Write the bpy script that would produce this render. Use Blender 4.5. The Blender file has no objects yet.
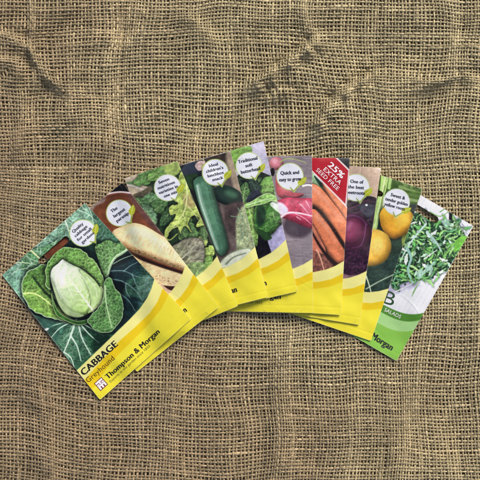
import bpy, math, random
import numpy as np
from mathutils import Vector

random.seed(7)
S = 0.000875            # metres per unit of the layout grid (480 units across the view)
D = 0.52                # camera height
MM = 0.001 / S
scene = bpy.context.scene
COL = scene.collection

def lin(c):
    c = np.clip(np.asarray(c, float) / 255.0, 0, 1)
    return np.where(c <= 0.04045, c / 12.92, ((c + 0.055) / 1.055) ** 2.4)

# ------------------------------------------------------------ noise
_lat = {}
def vnoise(x, y, scale, seed=0):
    if seed not in _lat:
        _lat[seed] = np.random.RandomState(seed + 11).rand(256, 256)
    L = _lat[seed]
    x = np.asarray(x, float) / scale + 37.3; y = np.asarray(y, float) / scale + 51.7
    xi = np.floor(x).astype(int); yi = np.floor(y).astype(int)
    fx = x - xi; fy = y - yi
    fx = fx * fx * (3 - 2 * fx); fy = fy * fy * (3 - 2 * fy)
    a = L[xi & 255, yi & 255]; b = L[(xi + 1) & 255, yi & 255]
    c = L[xi & 255, (yi + 1) & 255]; d = L[(xi + 1) & 255, (yi + 1) & 255]
    return (a * (1 - fx) + b * fx) * (1 - fy) + (c * (1 - fx) + d * fx) * fy
def fbm(x, y, scale, seed=0, octv=3):
    s = 0; a = 1; t = 0
    for o in range(octv):
        s = s + a * vnoise(x, y, scale / (2 ** o), seed + o * 17); t += a; a *= 0.55
    return s / t

def voro(x, y, scale, seed=0):
    """distances to the two nearest cell centres and the offset from the nearest one"""
    R = np.random.RandomState(seed + 900).rand(64, 64, 2)
    wx = x + (vnoise(x, y, scale * 1.3, seed) - .5) * scale * .8; wy = y + (vnoise(x, y, scale * 1.3, seed + 1) - .5) * scale * .8
    X = wx / scale + 100; Y = wy / scale + 100; xi = np.floor(X).astype(int); yi = np.floor(Y).astype(int)
    f1 = np.full(x.shape, 9.); f2 = np.full(x.shape, 9.); ox = np.zeros(x.shape); oy = np.zeros(x.shape)
    for i in (-1, 0, 1):
        for j in (-1, 0, 1):
            c = R[(xi + i) & 63, (yi + j) & 63]
            dx = X - (xi + i + .1 + .8 * c[..., 0]); dy = Y - (yi + j + .1 + .8 * c[..., 1]); d = np.hypot(dx, dy)
            m = d < f1; f2 = np.where(m, f1, np.minimum(f2, d)); ox = np.where(m, dx, ox); oy = np.where(m, dy, oy); f1 = np.where(m, d, f1)
    return f1, f2, ox, oy

# ------------------------------------------------------------ objects
def new_mesh(name, verts, faces, mat, parent=None, smooth=True, colors=None, uvs=None):
    me = bpy.data.meshes.new(name)
    verts = np.asarray(verts, np.float32); faces = np.asarray(faces, np.int32)
    k = faces.shape[1]
    me.vertices.add(len(verts)); me.vertices.foreach_set('co', verts.ravel())
    me.loops.add(faces.size); me.loops.foreach_set('vertex_index', faces.ravel())
    me.polygons.add(len(faces))
    me.polygons.foreach_set('loop_start', np.arange(0, faces.size, k, dtype=np.int32))
    me.polygons.foreach_set('loop_total', np.full(len(faces), k, np.int32))
    me.update(calc_edges=True)
    me.polygons.foreach_set('use_smooth', np.full(len(faces), smooth))
    if colors is not None:
        at = me.color_attributes.new('tint', 'FLOAT_COLOR', 'POINT')
        rgba = np.ones((len(verts), 4), np.float32); rgba[:, :3] = colors
        at.data.foreach_set('color', rgba.ravel())
    me.materials.append(mat)
    o = bpy.data.objects.new(name, me); COL.objects.link(o)
    if parent is not None: o.parent = parent
    return o

def material(name, color=(.5, .5, .5), rough=.5, attr=False, spec=.5, bump=0, bscale=400, mottle=0, mscale=60, coat=0, stretch=None):
    m = bpy.data.materials.new(name); m.use_nodes = True
    nt = m.node_tree; b = nt.nodes['Principled BSDF']
    b.inputs['Roughness'].default_value = rough
    b.inputs['Specular IOR Level'].default_value = spec
    b.inputs['Coat Weight'].default_value = coat
    b.inputs['Coat Roughness'].default_value = .25
    tc = nt.nodes.new('ShaderNodeTexCoord')
    src = None
    if attr:
        a = nt.nodes.new('ShaderNodeVertexColor'); a.layer_name = 'tint'; src = a.outputs['Color']
    if mottle:
        n = nt.nodes.new('ShaderNodeTexNoise'); n.inputs['Scale'].default_value = mscale; n.inputs['Detail'].default_value = 5
        nt.links.new(tc.outputs['Object'], n.inputs['Vector'])
        r = nt.nodes.new('ShaderNodeMapRange'); r.inputs['From Min'].default_value = .25; r.inputs['From Max'].default_value = .75
        r.inputs['To Min'].default_value = 1 - mottle; r.inputs['To Max'].default_value = 1 + mottle
        nt.links.new(n.outputs['Fac'], r.inputs['Value'])
        v = nt.nodes.new('ShaderNodeVectorMath'); v.operation = 'SCALE'
        if src: nt.links.new(src, v.inputs[0])
        else: v.inputs[0].default_value = color[:3]
        nt.links.new(r.outputs['Result'], v.inputs['Scale']); src = v.outputs[0]
    if src: nt.links.new(src, b.inputs['Base Color'])
    else: b.inputs['Base Color'].default_value = (*color[:3], 1)
    if bump:
        n = nt.nodes.new('ShaderNodeTexNoise'); n.inputs['Scale'].default_value = bscale; n.inputs['Detail'].default_value = 4
        nt.links.new(tc.outputs['Object'], n.inputs['Vector'])
        bp = nt.nodes.new('ShaderNodeBump'); bp.inputs['Strength'].default_value = bump; bp.inputs['Distance'].default_value = .001
        nt.links.new(n.outputs['Fac'], bp.inputs['Height']); nt.links.new(bp.outputs['Normal'], b.inputs['Normal'])
    return m

M_PRINT = material('printed_paper', attr=True, rough=.33, spec=.4, bump=.7, bscale=38, mottle=.03, mscale=900)
M_PAPER = material('packet_paper', lin((232, 232, 226)), rough=.6, mottle=.04)
M_INK = material('black_ink', lin((26, 24, 24)), rough=.5, mottle=.1, mscale=400)
M_INKB = material('dark_blue_ink', lin((38, 40, 62)), rough=.5, mottle=.1, mscale=400)
M_INKGREY = material('olive_ink', lin((120, 112, 40)), rough=.5, mottle=.1, mscale=400)
M_INKRED = material('maroon_ink', lin((120, 35, 45)), rough=.5, mottle=.1, mscale=400)
M_INKBROWN = material('brown_ink', lin((92, 62, 12)), rough=.5, mottle=.1, mscale=400)
M_INKWHITE = material('white_ink', lin((245, 240, 240)), rough=.5, mottle=.04, mscale=400)
M_INKGREEN = material('green_ink', lin((45, 80, 45)), rough=.5, mottle=.1, mscale=400)

def world(px, py, z):
    """layout units + height in metres -> metres"""
    px = np.asarray(px, float); py = np.asarray(py, float); z = np.asarray(z, float)
    k = S * (D - z) / D
    return np.stack([(px - 240) * k, (240 - py) * k, z], -1)

# ------------------------------------------------------------ height map of what lies on the table
PAD = 90; N = 480 + 2 * PAD
gx, gy = np.meshgrid(np.arange(N) - PAD, np.arange(N) - PAD)   # [row=y, col=x]
gx = gx.astype(float); gy = gy.astype(float)
def samp(A, x, y):
    x = np.clip(np.asarray(x, float) + PAD, 0, N - 1.001); y = np.clip(np.asarray(y, float) + PAD, 0, N - 1.001)
    xi = x.astype(int); yi = y.astype(int); fx = x - xi; fy = y - yi
    return (A[yi, xi] * (1 - fx) + A[yi, xi + 1] * fx) * (1 - fy) + (A[yi + 1, xi] * (1 - fx) + A[yi + 1, xi + 1] * fx) * fy

def polydist(x, y, pts):
    """distance, signed side, and unit normal to an open polyline; end falloff parameter"""
    best = np.full(x.shape, 1e9); side = np.zeros(x.shape); nx = np.zeros(x.shape); ny = np.zeros(x.shape); tt = np.zeros(x.shape)
    P = np.array(pts, float); seg = np.hypot(*(P[1:] - P[:-1]).T); cum = np.r_[0, np.cumsum(seg)] / seg.sum()
    for i in range(len(P) - 1):
        a = P[i]; d = P[i + 1] - a; L2 = (d ** 2).sum()
        t = np.clip(((x - a[0]) * d[0] + (y - a[1]) * d[1]) / L2, 0, 1)
        dx = x - a[0] - t * d[0]; dy = y - a[1] - t * d[1]; dist = np.hypot(dx, dy)
        m = dist < best; best = np.where(m, dist, best)
        L = math.sqrt(L2); s = (dx * d[1] - dy * d[0]) / L
        side = np.where(m, np.sign(s), side); nx = np.where(m, dx / np.maximum(dist, .01), nx); ny = np.where(m, dy / np.maximum(dist, .01), ny)
        tt = np.where(m, cum[i] + t * (cum[i + 1] - cum[i]), tt)
    return best, side, nx, ny, tt

def smooth_open(pts, n=5):
    P = np.array(pts, float); out = []
    for i in range(len(P) - 1):
        p0, p1, p2, p3 = P[max(i - 1, 0)], P[i], P[i + 1], P[min(i + 2, len(P) - 1)]
        for k in range(n):
            t = k / n
            out.append(.5 * ((2 * p1) + (-p0 + p2) * t + (2 * p0 - 5 * p1 + 4 * p2 - p3) * t * t + (-p0 + 3 * p1 - 3 * p2 + p3) * t ** 3))
    return np.array(out + [P[-1]])

# folds of the cloth: points, height (units), width, pull, asymmetry
FOLDS = [
 ([(238, 92), (262, 77), (285, 67), (305, 53), (332, 32)], 7.0, 7, .42, .8),
 ([(262, 102), (283, 94), (295, 94)], 3.5, 5, .3, .7),
 ([(302, 142), (320, 116), (343, 94), (362, 83), (392, 72)], 6.2, 7, .40, .7),
 ([(31, -20), (34, 30), (33, 50), (46, 78), (72, 97)], 4.0, 7, .42, -.7),
 ([(-30, 22), (0, 32), (18, 42), (34, 54)], 3.0, 6, .35, .6),
 ([(-20, 66), (10, 64), (17, 76), (12, 92)], 3.0, 6, .35, .4),
 ([(20, 90), (16, 130), (6, 170)], 2.6, 9, .3, -.5),
 ([(129, -20), (123, 60), (120, 110), (125, 165)], -2.4, 12, .34, 0),
 ([(392, 74), (425, 80), (445, 82), (463, 77), (500, 80)], 3.2, 6, .34, .6),
 ([(176, 8), (200, 30), (222, 50)], 2.2, 8, .3, .5),
 ([(300, 300), (284, 380), (276, 520)], 2.6, 13, .22, -.5),
 ([(40, 360), (52, 420), (70, 520)], 3.2, 13, .22, .5),
 ([(180, 350), (172, 430), (176, 520)], 3.0, 12, .2, .5),
 ([(420, 370), (405, 430), (398, 520)], 2.6, 12, .2, .5),
 ([(440, -10), (452, 40), (448, 76)], 1.6, 9, .25, .5),
 ([(300, -10), (312, 30), (322, 60)], 1.6, 9, .25, -.5),
 ([(80, 40), (78, 100), (90, 150)], 1.2, 11, .2, .5),
]
ra = .62
rx = gx * math.cos(ra) - gy * math.sin(ra); ry = gx * math.sin(ra) + gy * math.cos(ra)
top = 1 / (1 + np.exp((gy - 170) / 25))
ZB = (fbm(gx, gy, 95, 1, 3) - .5) * 10 + (fbm(gx, gy, 38, 5, 2) - .5) * 6.5
ZB += top * (fbm(ry * 2.6, rx * .8, 60, 7, 2) - .5) * 14 + (1 - top) * (fbm(gx * 2.4, gy * .6, 62, 9, 2) - .5) * 9
DX = (fbm(gx, gy, 120, 21, 2) - .5) * 17 + (fbm(gx, gy, 34, 31, 1) - .5) * 3.0
DY = (fbm(gx, gy, 120, 41, 2) - .5) * 17 + (fbm(gx, gy, 34, 51, 1) - .5) * 3.0
for pts, h, w, pull, asy in FOLDS:
    P2 = smooth_open(pts)
    ds, sd, nx, ny, tt = polydist(gx, gy, P2)
    wob = 1 + .35 * (vnoise(gx, gy, 14, 77) - .5)
    endf = np.clip(np.minimum(tt, 1 - tt) * 4, 0, 1) ** .7
    sgn = sd * np.sign(asy or 1)
    ww = 1.25 * w * np.where(sgn > 0, 1 - .5 * abs(asy), 1 + .7 * abs(asy)) * wob
    hh = h * 1.6 * (.8 + .4 * vnoise(gx, gy, 20, 78))
    prof = np.exp(-(ds / ww) ** 2)
    ZB += hh * prof * np.maximum(endf, .04)
    # the gully on the steep side, and the slack puckers that run into the fold
    ZB -= .30 * hh * np.exp(-((ds - 1.7 * ww) / (ww * .7)) ** 2) * endf * (sgn > 0)
    if h > 3:
        ZB += .42 * h * np.sin(tt * 34 + ds * .12 + vnoise(gx, gy, 9, 79) * 3) * np.exp(-((ds - 6) / 8) ** 2) * endf
    f = pull * ds * np.exp(-(ds / (w * 2.2)) ** 2) * endf
    DX -= nx * f; DY -= ny * f
sm = 1 / (1 + np.exp((gx - 130) / 30)) / (1 + np.exp(-(gy - 190) / 40))
DY += .17 * (gx - 150) * sm + 6 * sm
DX += -.10 * (gy - 330) * sm
# flatter where the packets press the cloth down
cent = np.exp(-(((gx - 240) / 190) ** 4)) * np.exp(-(((gy - 255) / 75) ** 4))
ZB = ZB * (1 - .8 * cent)
ZB *= S * .85
ZB -= np.percentile(ZB, 2); ZB = np.where(ZB < 0, -.0008 * (1 - np.exp(np.minimum(ZB, 0) / .0008)), ZB)

# ------------------------------------------------------------ burlap
PX, PY = 3.25, 3.75        # spacing of the upright and of the cross threads
PITCH = 3.65
def build_burlap():
    lo, hi = -72, 552
    K = 4; sides = 6
    rs = np.random.RandomState(3)
    Vs = []; Fs = []; Cs = []; base = 0
    tcol_a = lin((194, 178, 138)); tcol_b = lin((165, 144, 112))
    for direction in (0, 1):
        PC, PA = (PX, PY) if direction == 0 else (PY, PX)
        n = int((hi - lo) / PC); na = int((hi - lo) / PA)
        off = rs.normal(0, .20, n)
        wbase = np.clip(rs.normal(1, .15, n), .68, 1.5)
        tone = np.clip(rs.normal(1, .11, n), .72, 1.32)
        m = na * K + 1
        a = lo + np.arange(m) * PA / K                      # along coordinate
        I = np.arange(n)[:, None]; A = a[None, :]
        c = lo + (I + .5) * PC + off[:, None] + (vnoise(A, I * 23.7, 15, 60 + direction) - .5) * 1.0
        ph = np.pi * ((A - lo) / PA - .5)
        wave = np.cos(ph + np.pi * I + (np.pi if direction else 0))
        if direction == 0: s, t = c, np.broadcast_to(A, c.shape)      # warp: runs along y
        else: s, t = np.broadcast_to(A, c.shape), c
        px = s + samp(DX, s, t); py = t + samp(DY, s, t)
        slub = wbase[:, None] * (.82 + .36 * vnoise(A, I * 31.1, 7, 63 + direction)) * (1 + 1.2 * np.clip(vnoise(A, I * 17.9, 22, 66 + direction) - .86, 0, 1) * 4)
        hw = .295 * PC * slub; ht = .16 * PITCH * slub ** .6
        z = samp(ZB, s, t) + wave * .15 * PITCH * S
        # tangent / lateral
        tx = np.gradient(px, axis=1); ty = np.gradient(py, axis=1); L = np.hypot(tx, ty) + 1e-6
        lx, ly = -ty / L, tx / L
        q = []
        for k in range(sides):
            an = 2 * np.pi * k / sides + .3
            rj = 1 + .30 * (rs.rand(*px.shape) - .5)
            q.append(world(px + lx * hw * np.cos(an) * rj, py + ly * hw * np.cos(an) * rj, z + ht * S * np.sin(an) * rj))
        q = np.stack(q, 2)                                     # n, m, sides, 3
        Vs.append(q.reshape(-1, 3))
        idx = base + np.arange(n * m * sides).reshape(n, m, sides)
        i0 = idx[:, :-1, :]; i1 = idx[:, 1:, :]
        f = np.stack([i0, np.roll(i0, -1, 2), np.roll(i1, -1, 2), i1], -1).reshape(-1, 4)
        Fs.append(f); base += n * m * sides
        mixf = np.clip(.5 + (px - 170) / 420 - (py - 200) / 700 + (fbm(px, py, 80, 71) - .5) * .9, 0, 1)[..., None]
        col = tcol_b * (1 - mixf) + tcol_a * mixf
        tn = tone[:, None] * (.72 + .56 * vnoise(A, I * 13.3, 6, 68 + direction)) * (.85 + .3 * vnoise(A, I * 5.3, 45, 73 + direction))
        tn = tn * (1 + .5 * np.clip(vnoise(A, I * 7.7, 16, 91 + direction) - .8, 0, 1) * 3)
        col = col * tn[..., None]
        col = col[:, :, None, :] * (1 + .20 * (rs.rand(n, m, sides, 1) - .5))
        Cs.append(col.reshape(-1, 3))
    # loose fibres standing off the threads
    H = 22000; seg = 6
    x0 = rs.uniform(-40, 520, H); y0 = rs.uniform(-40, 520, H); an = rs.choice([0, np.pi / 2], H) + rs.normal(0, .55, H)
    cur = rs.normal(0, .22, H); ln = rs.uniform(3, 11, H) * np.where(rs.rand(H) < .04, 2.4, 1)
    E = 110; over = np.zeros(H, bool); over[:E] = True
    for k in range(E):
        p = PACKETS[rs.randint(len(PACKETS))]; q = p['quad']; u = rs.rand(); side = rs.randint(3)
        if p['key'] == 'cabbage' and side == 2: x, y = quad_xy(q, 0, u)
        elif p['key'] == 'rocket' and side == 2: x, y = quad_xy(q, 1, u)
        else: x, y = quad_xy(q, u, 0 if side == 0 else 1)
        x0[k] = x + rs.uniform(-2.5, 1); y0[k] = y + rs.uniform(-2, 2); ln[k] = rs.uniform(3, 6.5)
    tr = np.arange(seg + 1)
    ang = an[:, None] + cur[:, None] * tr; st = ln[:, None] / seg
    hx = x0[:, None] + np.cumsum(np.cos(ang) * st, 1); hy = y0[:, None] + np.cumsum(np.sin(ang) * st, 1)
    lift = np.sin(np.pi * tr / seg)[None] * rs.uniform(.1, .9, H)[:, None]
    rad = rs.uniform(.06, .13, H)[:, None] * (1 - .6 * (tr / seg)[None])
    hz = samp(ZB, hx, hy) + (.30 * PITCH + lift) * S
    hz = np.where(over[:, None], np.maximum(hz, samp(maxf(HEIGHT, 1), hx, hy) + .0002), hz)
    q = []
    for k in range(3):
        a3 = 2 * np.pi * k / 3
        q.append(world(hx - np.sin(ang) * rad * np.cos(a3), hy + np.cos(ang) * rad * np.cos(a3), hz + rad * S * np.sin(a3)))
    q = np.stack(q, 2); Vs.append(q.reshape(-1, 3))
    idx = base + np.arange(H * (seg + 1) * 3).reshape(H, seg + 1, 3)
    i0 = idx[:, :-1]; i1 = idx[:, 1:]
    Fs.append(np.stack([i0, np.roll(i0, -1, 2), np.roll(i1, -1, 2), i1], -1).reshape(-1, 4))
    hc = lin((205, 190, 150))[None] * rs.uniform(.75, 1.15, (H, 1))
    Cs.append(np.repeat(hc, (seg + 1) * 3, 0))
    m = bpy.data.materials.new('jute_fibre'); m.use_nodes = True
    nt = m.node_tree; b = nt.nodes['Principled BSDF']; b.inputs['Roughness'].default_value = .85; b.inputs['Specular IOR Level'].default_value = .25
    a = nt.nodes.new('ShaderNodeVertexColor'); a.layer_name = 'tint'
    tc = nt.nodes.new('ShaderNodeTexCoord'); nz = nt.nodes.new('ShaderNodeTexNoise'); nz.inputs['Scale'].default_value = 1500; nz.inputs['Detail'].default_value = 3
    nt.links.new(tc.outputs['Object'], nz.inputs['Vector'])
    r = nt.nodes.new('ShaderNodeMapRange'); r.inputs['From Min'].default_value = .3; r.inputs['From Max'].default_value = .7; r.inputs['To Min'].default_value = .6; r.inputs['To Max'].default_value = 1.42
    nt.links.new(nz.outputs['Fac'], r.inputs['Value'])
    v = nt.nodes.new('ShaderNodeVectorMath'); v.operation = 'SCALE'
    nt.links.new(a.outputs['Color'], v.inputs[0]); nt.links.new(r.outputs['Result'], v.inputs['Scale']); nt.links.new(v.outputs[0], b.inputs['Base Color'])
    bp = nt.nodes.new('ShaderNodeBump'); bp.inputs['Strength'].default_value = .7; bp.inputs['Distance'].default_value = .0004
    nt.links.new(nz.outputs['Fac'], bp.inputs['Height']); nt.links.new(bp.outputs['Normal'], b.inputs['Normal'])
    o = new_mesh('burlap_cloth', np.concatenate(Vs), np.concatenate(Fs), m, colors=np.concatenate(Cs))
    o['label'] = 'coarse open weave beige burlap cloth with rumpled folds lying under all the packets'
    o['category'] = 'cloth'
    return o

# dark table below the cloth
def table():
    m = bpy.data.materials.new('dark_wood'); m.use_nodes = True; nt = m.node_tree; b = nt.nodes['Principled BSDF']; b.inputs['Roughness'].default_value = .7
    tc = nt.nodes.new('ShaderNodeTexCoord'); mp = nt.nodes.new('ShaderNodeMapping'); mp.inputs['Scale'].default_value = (3, 40, 3)
    nz = nt.nodes.new('ShaderNodeTexNoise'); nz.inputs['Scale'].default_value = 4; nz.inputs['Detail'].default_value = 6
    cr = nt.nodes.new('ShaderNodeValToRGB'); cr.color_ramp.elements[0].color = (.12, .084, .040, 1); cr.color_ramp.elements[1].color = (.20, .145, .080, 1)
    nt.links.new(tc.outputs['Object'], mp.inputs['Vector']); nt.links.new(mp.outputs[0], nz.inputs['Vector']); nt.links.new(nz.outputs['Fac'], cr.inputs['Fac']); nt.links.new(cr.outputs[0], b.inputs['Base Color'])
    z0 = -.0025; a = .6; t = -.03
    v = [(-a, -a, z0), (a, -a, z0), (a, a, z0), (-a, a, z0), (-a, -a, t), (a, -a, t), (a, a, t), (-a, a, t)]
    f = [(0, 1, 2, 3), (7, 6, 5, 4), (0, 4, 5, 1), (1, 5, 6, 2), (2, 6, 7, 3), (3, 7, 4, 0)]
    o = new_mesh('table_top', v, f, m, smooth=False); o['kind'] = 'structure'
table()

# ------------------------------------------------------------ print painter
def rgb(c): return np.asarray(c, float) / 255
def smooth_pts(pts, n=6, closed=True):
    P = np.array(pts, float); m = len(P); out = []
    rng = range(m) if closed else range(m - 1)
    for i in rng:
        if closed: p0, p1, p2, p3 = P[i - 1], P[i], P[(i + 1) % m], P[(i + 2) % m]
        else: p0, p1, p2, p3 = P[max(i - 1, 0)], P[i], P[i + 1], P[min(i + 2, m - 1)]
        for k in range(n):
            t = k / n
            out.append(.5 * ((2 * p1) + (-p0 + p2) * t + (2 * p0 - 5 * p1 + 4 * p2 - p3) * t * t + (-p0 + 3 * p1 - 3 * p2 + p3) * t ** 3))
    if not closed: out.append(P[-1])
    return np.array(out)

class Canvas:
    def __init__(s, X, Y, bg):
        s.X, s.Y = X, Y; s.C = np.empty(X.shape + (3,)); s.C[:] = rgb(bg)
    def noise(s, amp, scale, seed=0, tint=(1, 1, 1)):
        n = (fbm(s.X, s.Y, scale, seed) - .5) * 2 * amp
        s.C *= 1 + n[..., None] * np.array(tint)
    def shape(s, pts, col, soft=.7, smooth=True, var=0, vs=4, seed=0, round_=0, L=(-.5, -.8), rim=None, rimw=1, alpha=1, veinnet=0, vcol=(190, 215, 150), grad=None, netscale=5, rel=0, rs=4, drop=0, dropr=3, ruf=0):
        P = smooth_pts(pts) if smooth else np.array(pts, float)
        if ruf:
            P = P + np.stack([fbm(P[:, 0], P[:, 1], 4.5, seed + 61) - .5, fbm(P[:, 0], P[:, 1], 4.5, seed + 62) - .5], 1) * 2 * ruf
        pad = 1.5 + (dropr if drop else 0)
        x0, y0 = P.min(0) - pad; x1, y1 = P.max(0) + pad
        M = (s.X > x0) & (s.X < x1) & (s.Y > y0) & (s.Y < y1)
        if not M.any(): return
        netscale = netscale or 5
        x = s.X[M]; y = s.Y[M]; best = np.full(x.shape, 1e9); ins = np.zeros(x.shape, bool); bx = np.zeros_like(x); by = np.zeros_like(x)
        for i in range(len(P)):
            a = P[i - 1]; b = P[i]; d = b - a; L2 = (d ** 2).sum()
            if L2 < 1e-9: continue
            t = np.clip(((x - a[0]) * d[0] + (y - a[1]) * d[1]) / L2, 0, 1)
            dx = x - a[0] - t * d[0]; dy = y - a[1] - t * d[1]; ds = dx * dx + dy * dy
            m = ds < best; best[m] = ds[m]; bx[m] = dx[m]; by[m] = dy[m]
            c = (a[1] > y) != (b[1] > y)
            if abs(d[1]) > 1e-9: ins ^= c & (x < a[0] + (y - a[1]) / d[1] * d[0])
        dist = np.sqrt(best); sd = np.where(ins, dist, -dist)
        al = np.clip(.5 + sd / soft, 0, 1) * alpha
        if drop: s.C[M] *= (1 - drop * np.clip(1 + np.minimum(sd, 0) / dropr, 0, 1) ** 1.5)[:, None]
        C = np.empty(x.shape + (3,)); C[:] = rgb(col)
        if grad is not None:
            (ax, ay), (bx2, by2), c2 = grad
            dd = np.array([bx2 - ax, by2 - ay], float); tt = np.clip(((x - ax) * dd[0] + (y - ay) * dd[1]) / (dd ** 2).sum(), 0, 1)[:, None]
            C = C * (1 - tt) + rgb(c2) * tt
        if var: C *= 1 + ((fbm(x, y, vs, seed) - .5) * 2 * var)[:, None]
        if round_:
            R = round_; h = np.clip(dist / R, 0, 1); k = (1 - h) ** 1.4
            nx = -bx / np.maximum(dist, .01) * -1; ny = -by / np.maximum(dist, .01) * -1
            # outward normal points from the inside to the edge
            ox, oy = -nx, -ny
            sh = (ox * L[0] + oy * L[1]) * k
            C *= (1 + .42 * sh - .30 * k)[:, None]
        if veinnet:
            f1, f2, ox, oy = voro(x, y, netscale, seed)
            f3, f4, _, _ = voro(x, y, netscale * .45, seed + 7)
            C *= (1 - .30 * (ox * .5 + oy * .85) + .10 * (.6 - f1))[:, None]
            k = np.maximum(np.clip(1.25 - (f2 - f1) * netscale / .62, 0, 1), .45 * np.clip(1.1 - (f4 - f3) * netscale * .45 / .4, 0, 1)) * veinnet
            C = C * (1 - k[:, None]) + rgb(vcol) * k[:, None]
        if rel:
            e = .7; n0 = fbm(x, y, rs, seed + 31); n1 = fbm(x + e * .6, y + e, rs, seed + 31)
            C *= np.clip(1 + rel * (n0 - n1) * rs * .62, .55, 1.5)[:, None]
        if rim is not None:
            k = np.clip(1 - (dist - rimw) / .6, 0, 1)[:, None]
            C = C * (1 - k) + rgb(rim) * k
        s.C[M] = s.C[M] * (1 - al[:, None]) + C * al[:, None]
    def line(s, pts, w, col, w2=None, alpha=1, soft=.6, smooth=True):
        P = smooth_pts(pts, 5, False) if smooth and len(pts) > 2 else np.array(pts, float)
        w2 = w if w2 is None else w2; W = np.linspace(w, w2, len(P))
        mw = max(w, w2) + 1
        x0, y0 = P.min(0) - mw; x1, y1 = P.max(0) + mw
        M = (s.X > x0) & (s.X < x1) & (s.Y > y0) & (s.Y < y1)
        if not M.any(): return
        x = s.X[M]; y = s.Y[M]; al = np.zeros(x.shape)
        for i in range(len(P) - 1):
            a = P[i]; d = P[i + 1] - a; L2 = max((d ** 2).sum(), 1e-9)
            t = np.clip(((x - a[0]) * d[0] + (y - a[1]) * d[1]) / L2, 0, 1)
            ds = np.hypot(x - a[0] - t * d[0], y - a[1] - t * d[1])
            ww = (W[i] * (1 - t) + W[i + 1] * t) / 2
            al = np.maximum(al, np.clip(.5 + (ww - ds) / soft, 0, 1) * np.clip(ww * 2 / soft, 0, 1))
        al = (al * alpha)[:, None]
        s.C[M] = s.C[M] * (1 - al) + rgb(col) * al
    def ell(s, cx, cy, rx, ry, rot, col, **k):
        a = np.linspace(0, 2 * np.pi, 28, endpoint=False); r = math.radians(rot)
        ex = rx * np.cos(a); ey = ry * np.sin(a)
        s.shape(np.stack([cx + ex * math.cos(r) - ey * math.sin(r), cy + ex * math.sin(r) + ey * math.cos(r)], 1), col, smooth=False, **k)
    def leaf(s, base, tip, w, col, vein=(170, 200, 130), nv=5, bend=0, ruffle=.12, seed=0, rim=None, var=.22, net=.4, vw=.9, alpha=1, rimw=.5, valpha=.8, vs=4, round_=0, rel=.5, rs=4, drop=.45):
        R = random.Random(seed); b = np.array(base, float); t = np.array(tip, float); ax = t - b; L = np.hypot(*ax); ax /= L; nr = np.array([-ax[1], ax[0]])
        def pt(u, v): return b + ax * (u * L) + nr * (v * w / 2 + bend * L * math.sin(math.pi * u))
        def hw(u): return max(math.sin(math.pi * min(u, 1) ** .85), 0) ** .62
        up = [pt(u, hw(u) * (1 + R.uniform(-ruffle, ruffle))) for u in np.linspace(.02, .97, 11)]
        dn = [pt(u, -hw(u) * (1 + R.uniform(-ruffle, ruffle))) for u in np.linspace(.97, .02, 11)]
        s.shape([pt(0, 0)] + up + [pt(1, 0)] + dn, col, var=var, vs=vs, seed=seed, rim=rim, rimw=rimw, veinnet=net, netscale=3.2, vcol=vein, alpha=alpha, round_=round_, rel=rel, rs=rs, drop=drop, dropr=2.2)
        s.line([pt(u, 0) for u in np.linspace(0, .95, 7)], vw * 1.4, vein, vw * .4, alpha=valpha)
        for i in range(nv):
            u0 = .1 + .7 * i / max(nv, 1)
            for sg in (1, -1):
                u1 = min(u0 + .24 + R.uniform(-.04, .04), .97)
                s.line([pt(u0, 0), pt(u0 + .12, sg * hw(u0 + .1) * .42), pt(u1, sg * hw(u1) * .9)], vw * .75, vein, vw * .25, alpha=valpha * .85)
    def pinnate(s, mid, n, ln, col, w, seed, ang=50):
        """side veins leaving a midrib on both sides, each with a few branchlets"""
        R = random.Random(seed); P = smooth_pts(mid, 8, False); m = len(P)
        for i in range(n):
            t = (i + .6) / (n + .6); k = min(int(t * (m - 1)), m - 2); d = P[k + 1] - P[k]; a0 = math.atan2(d[1], d[0])
            for sg in (1, -1):
                L = ln * (.45 + .75 * math.sin(math.pi * min(t + .12, 1))) * R.uniform(.6, 1.25); k = max(0, min(m - 2, k + R.randint(-1, 1))); a = a0 + sg * math.radians(ang + R.uniform(-8, 8))
                pts = [P[k]]; q = P[k].copy()
                for j in range(5):
                    q = q + np.array([math.cos(a), math.sin(a)]) * L / 5; a -= sg * R.uniform(-.12, .30); pts.append(q.copy())
                s.line(pts, w * R.uniform(.7, 1.15), col, w * .25, alpha=R.uniform(.4, .75), soft=.8)
    sat = .96
    gam = .16
    def finish(s):
        """the contrast and fine grain of a printed photograph"""
        g = (vnoise(s.X, s.Y, .9, 5) - .5) * .09 + (vnoise(s.X, s.Y, 2.2, 6) - .5) * .06
        C = np.clip(s.C, 0.004, 1); l = (C * np.array([.3, .55, .15])).sum(-1, keepdims=True)
        C = (l + (C - l) * s.sat) * (l ** s.gam) * (1.06 + .42 * s.gam) * (1 + g[..., None])
        s.C = np.clip(C, 0, .97)
    def badge(s, cx, cy, r, ang, ring=(185, 205, 110), leafside=1):
        a = math.radians(ang)
        def rp(dx, dy): return (cx + dx * math.cos(a) - dy * math.sin(a), cy + dx * math.sin(a) + dy * math.cos(a))
        s.finish()
        s.shape([rp(.05 * r, r * .93), rp(.22 * r, 1.22 * r), rp(.5 * r, .85 * r)], ring, smooth=False)
        s.ell(cx, cy, r, r, 0, ring)
        s.ell(cx, cy, r - .75, r - .75, 0, (236, 238, 250), var=.03, vs=5)
        s.shape([rp(.12 * r, r * .86), rp(.23 * r, 1.06 * r), rp(.42 * r, .8 * r)], (236, 238, 250), smooth=False)
        s.line([rp(-.02 * r, .8 * r), rp(.2 * r, 1.08 * r), rp(.62 * r, .66 * r)], .9, (140, 160, 40), smooth=False)
        # the leaf mark
        s.shape([rp(.56 * r, .62 * r), rp(.60 * r, .30 * r), rp(.92 * r, .16 * r), rp(1.18 * r, .12 * r), rp(1.10 * r, .46 * r), rp(.84 * r, .66 * r)], (178, 186, 45), var=.12, vs=3)
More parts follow.
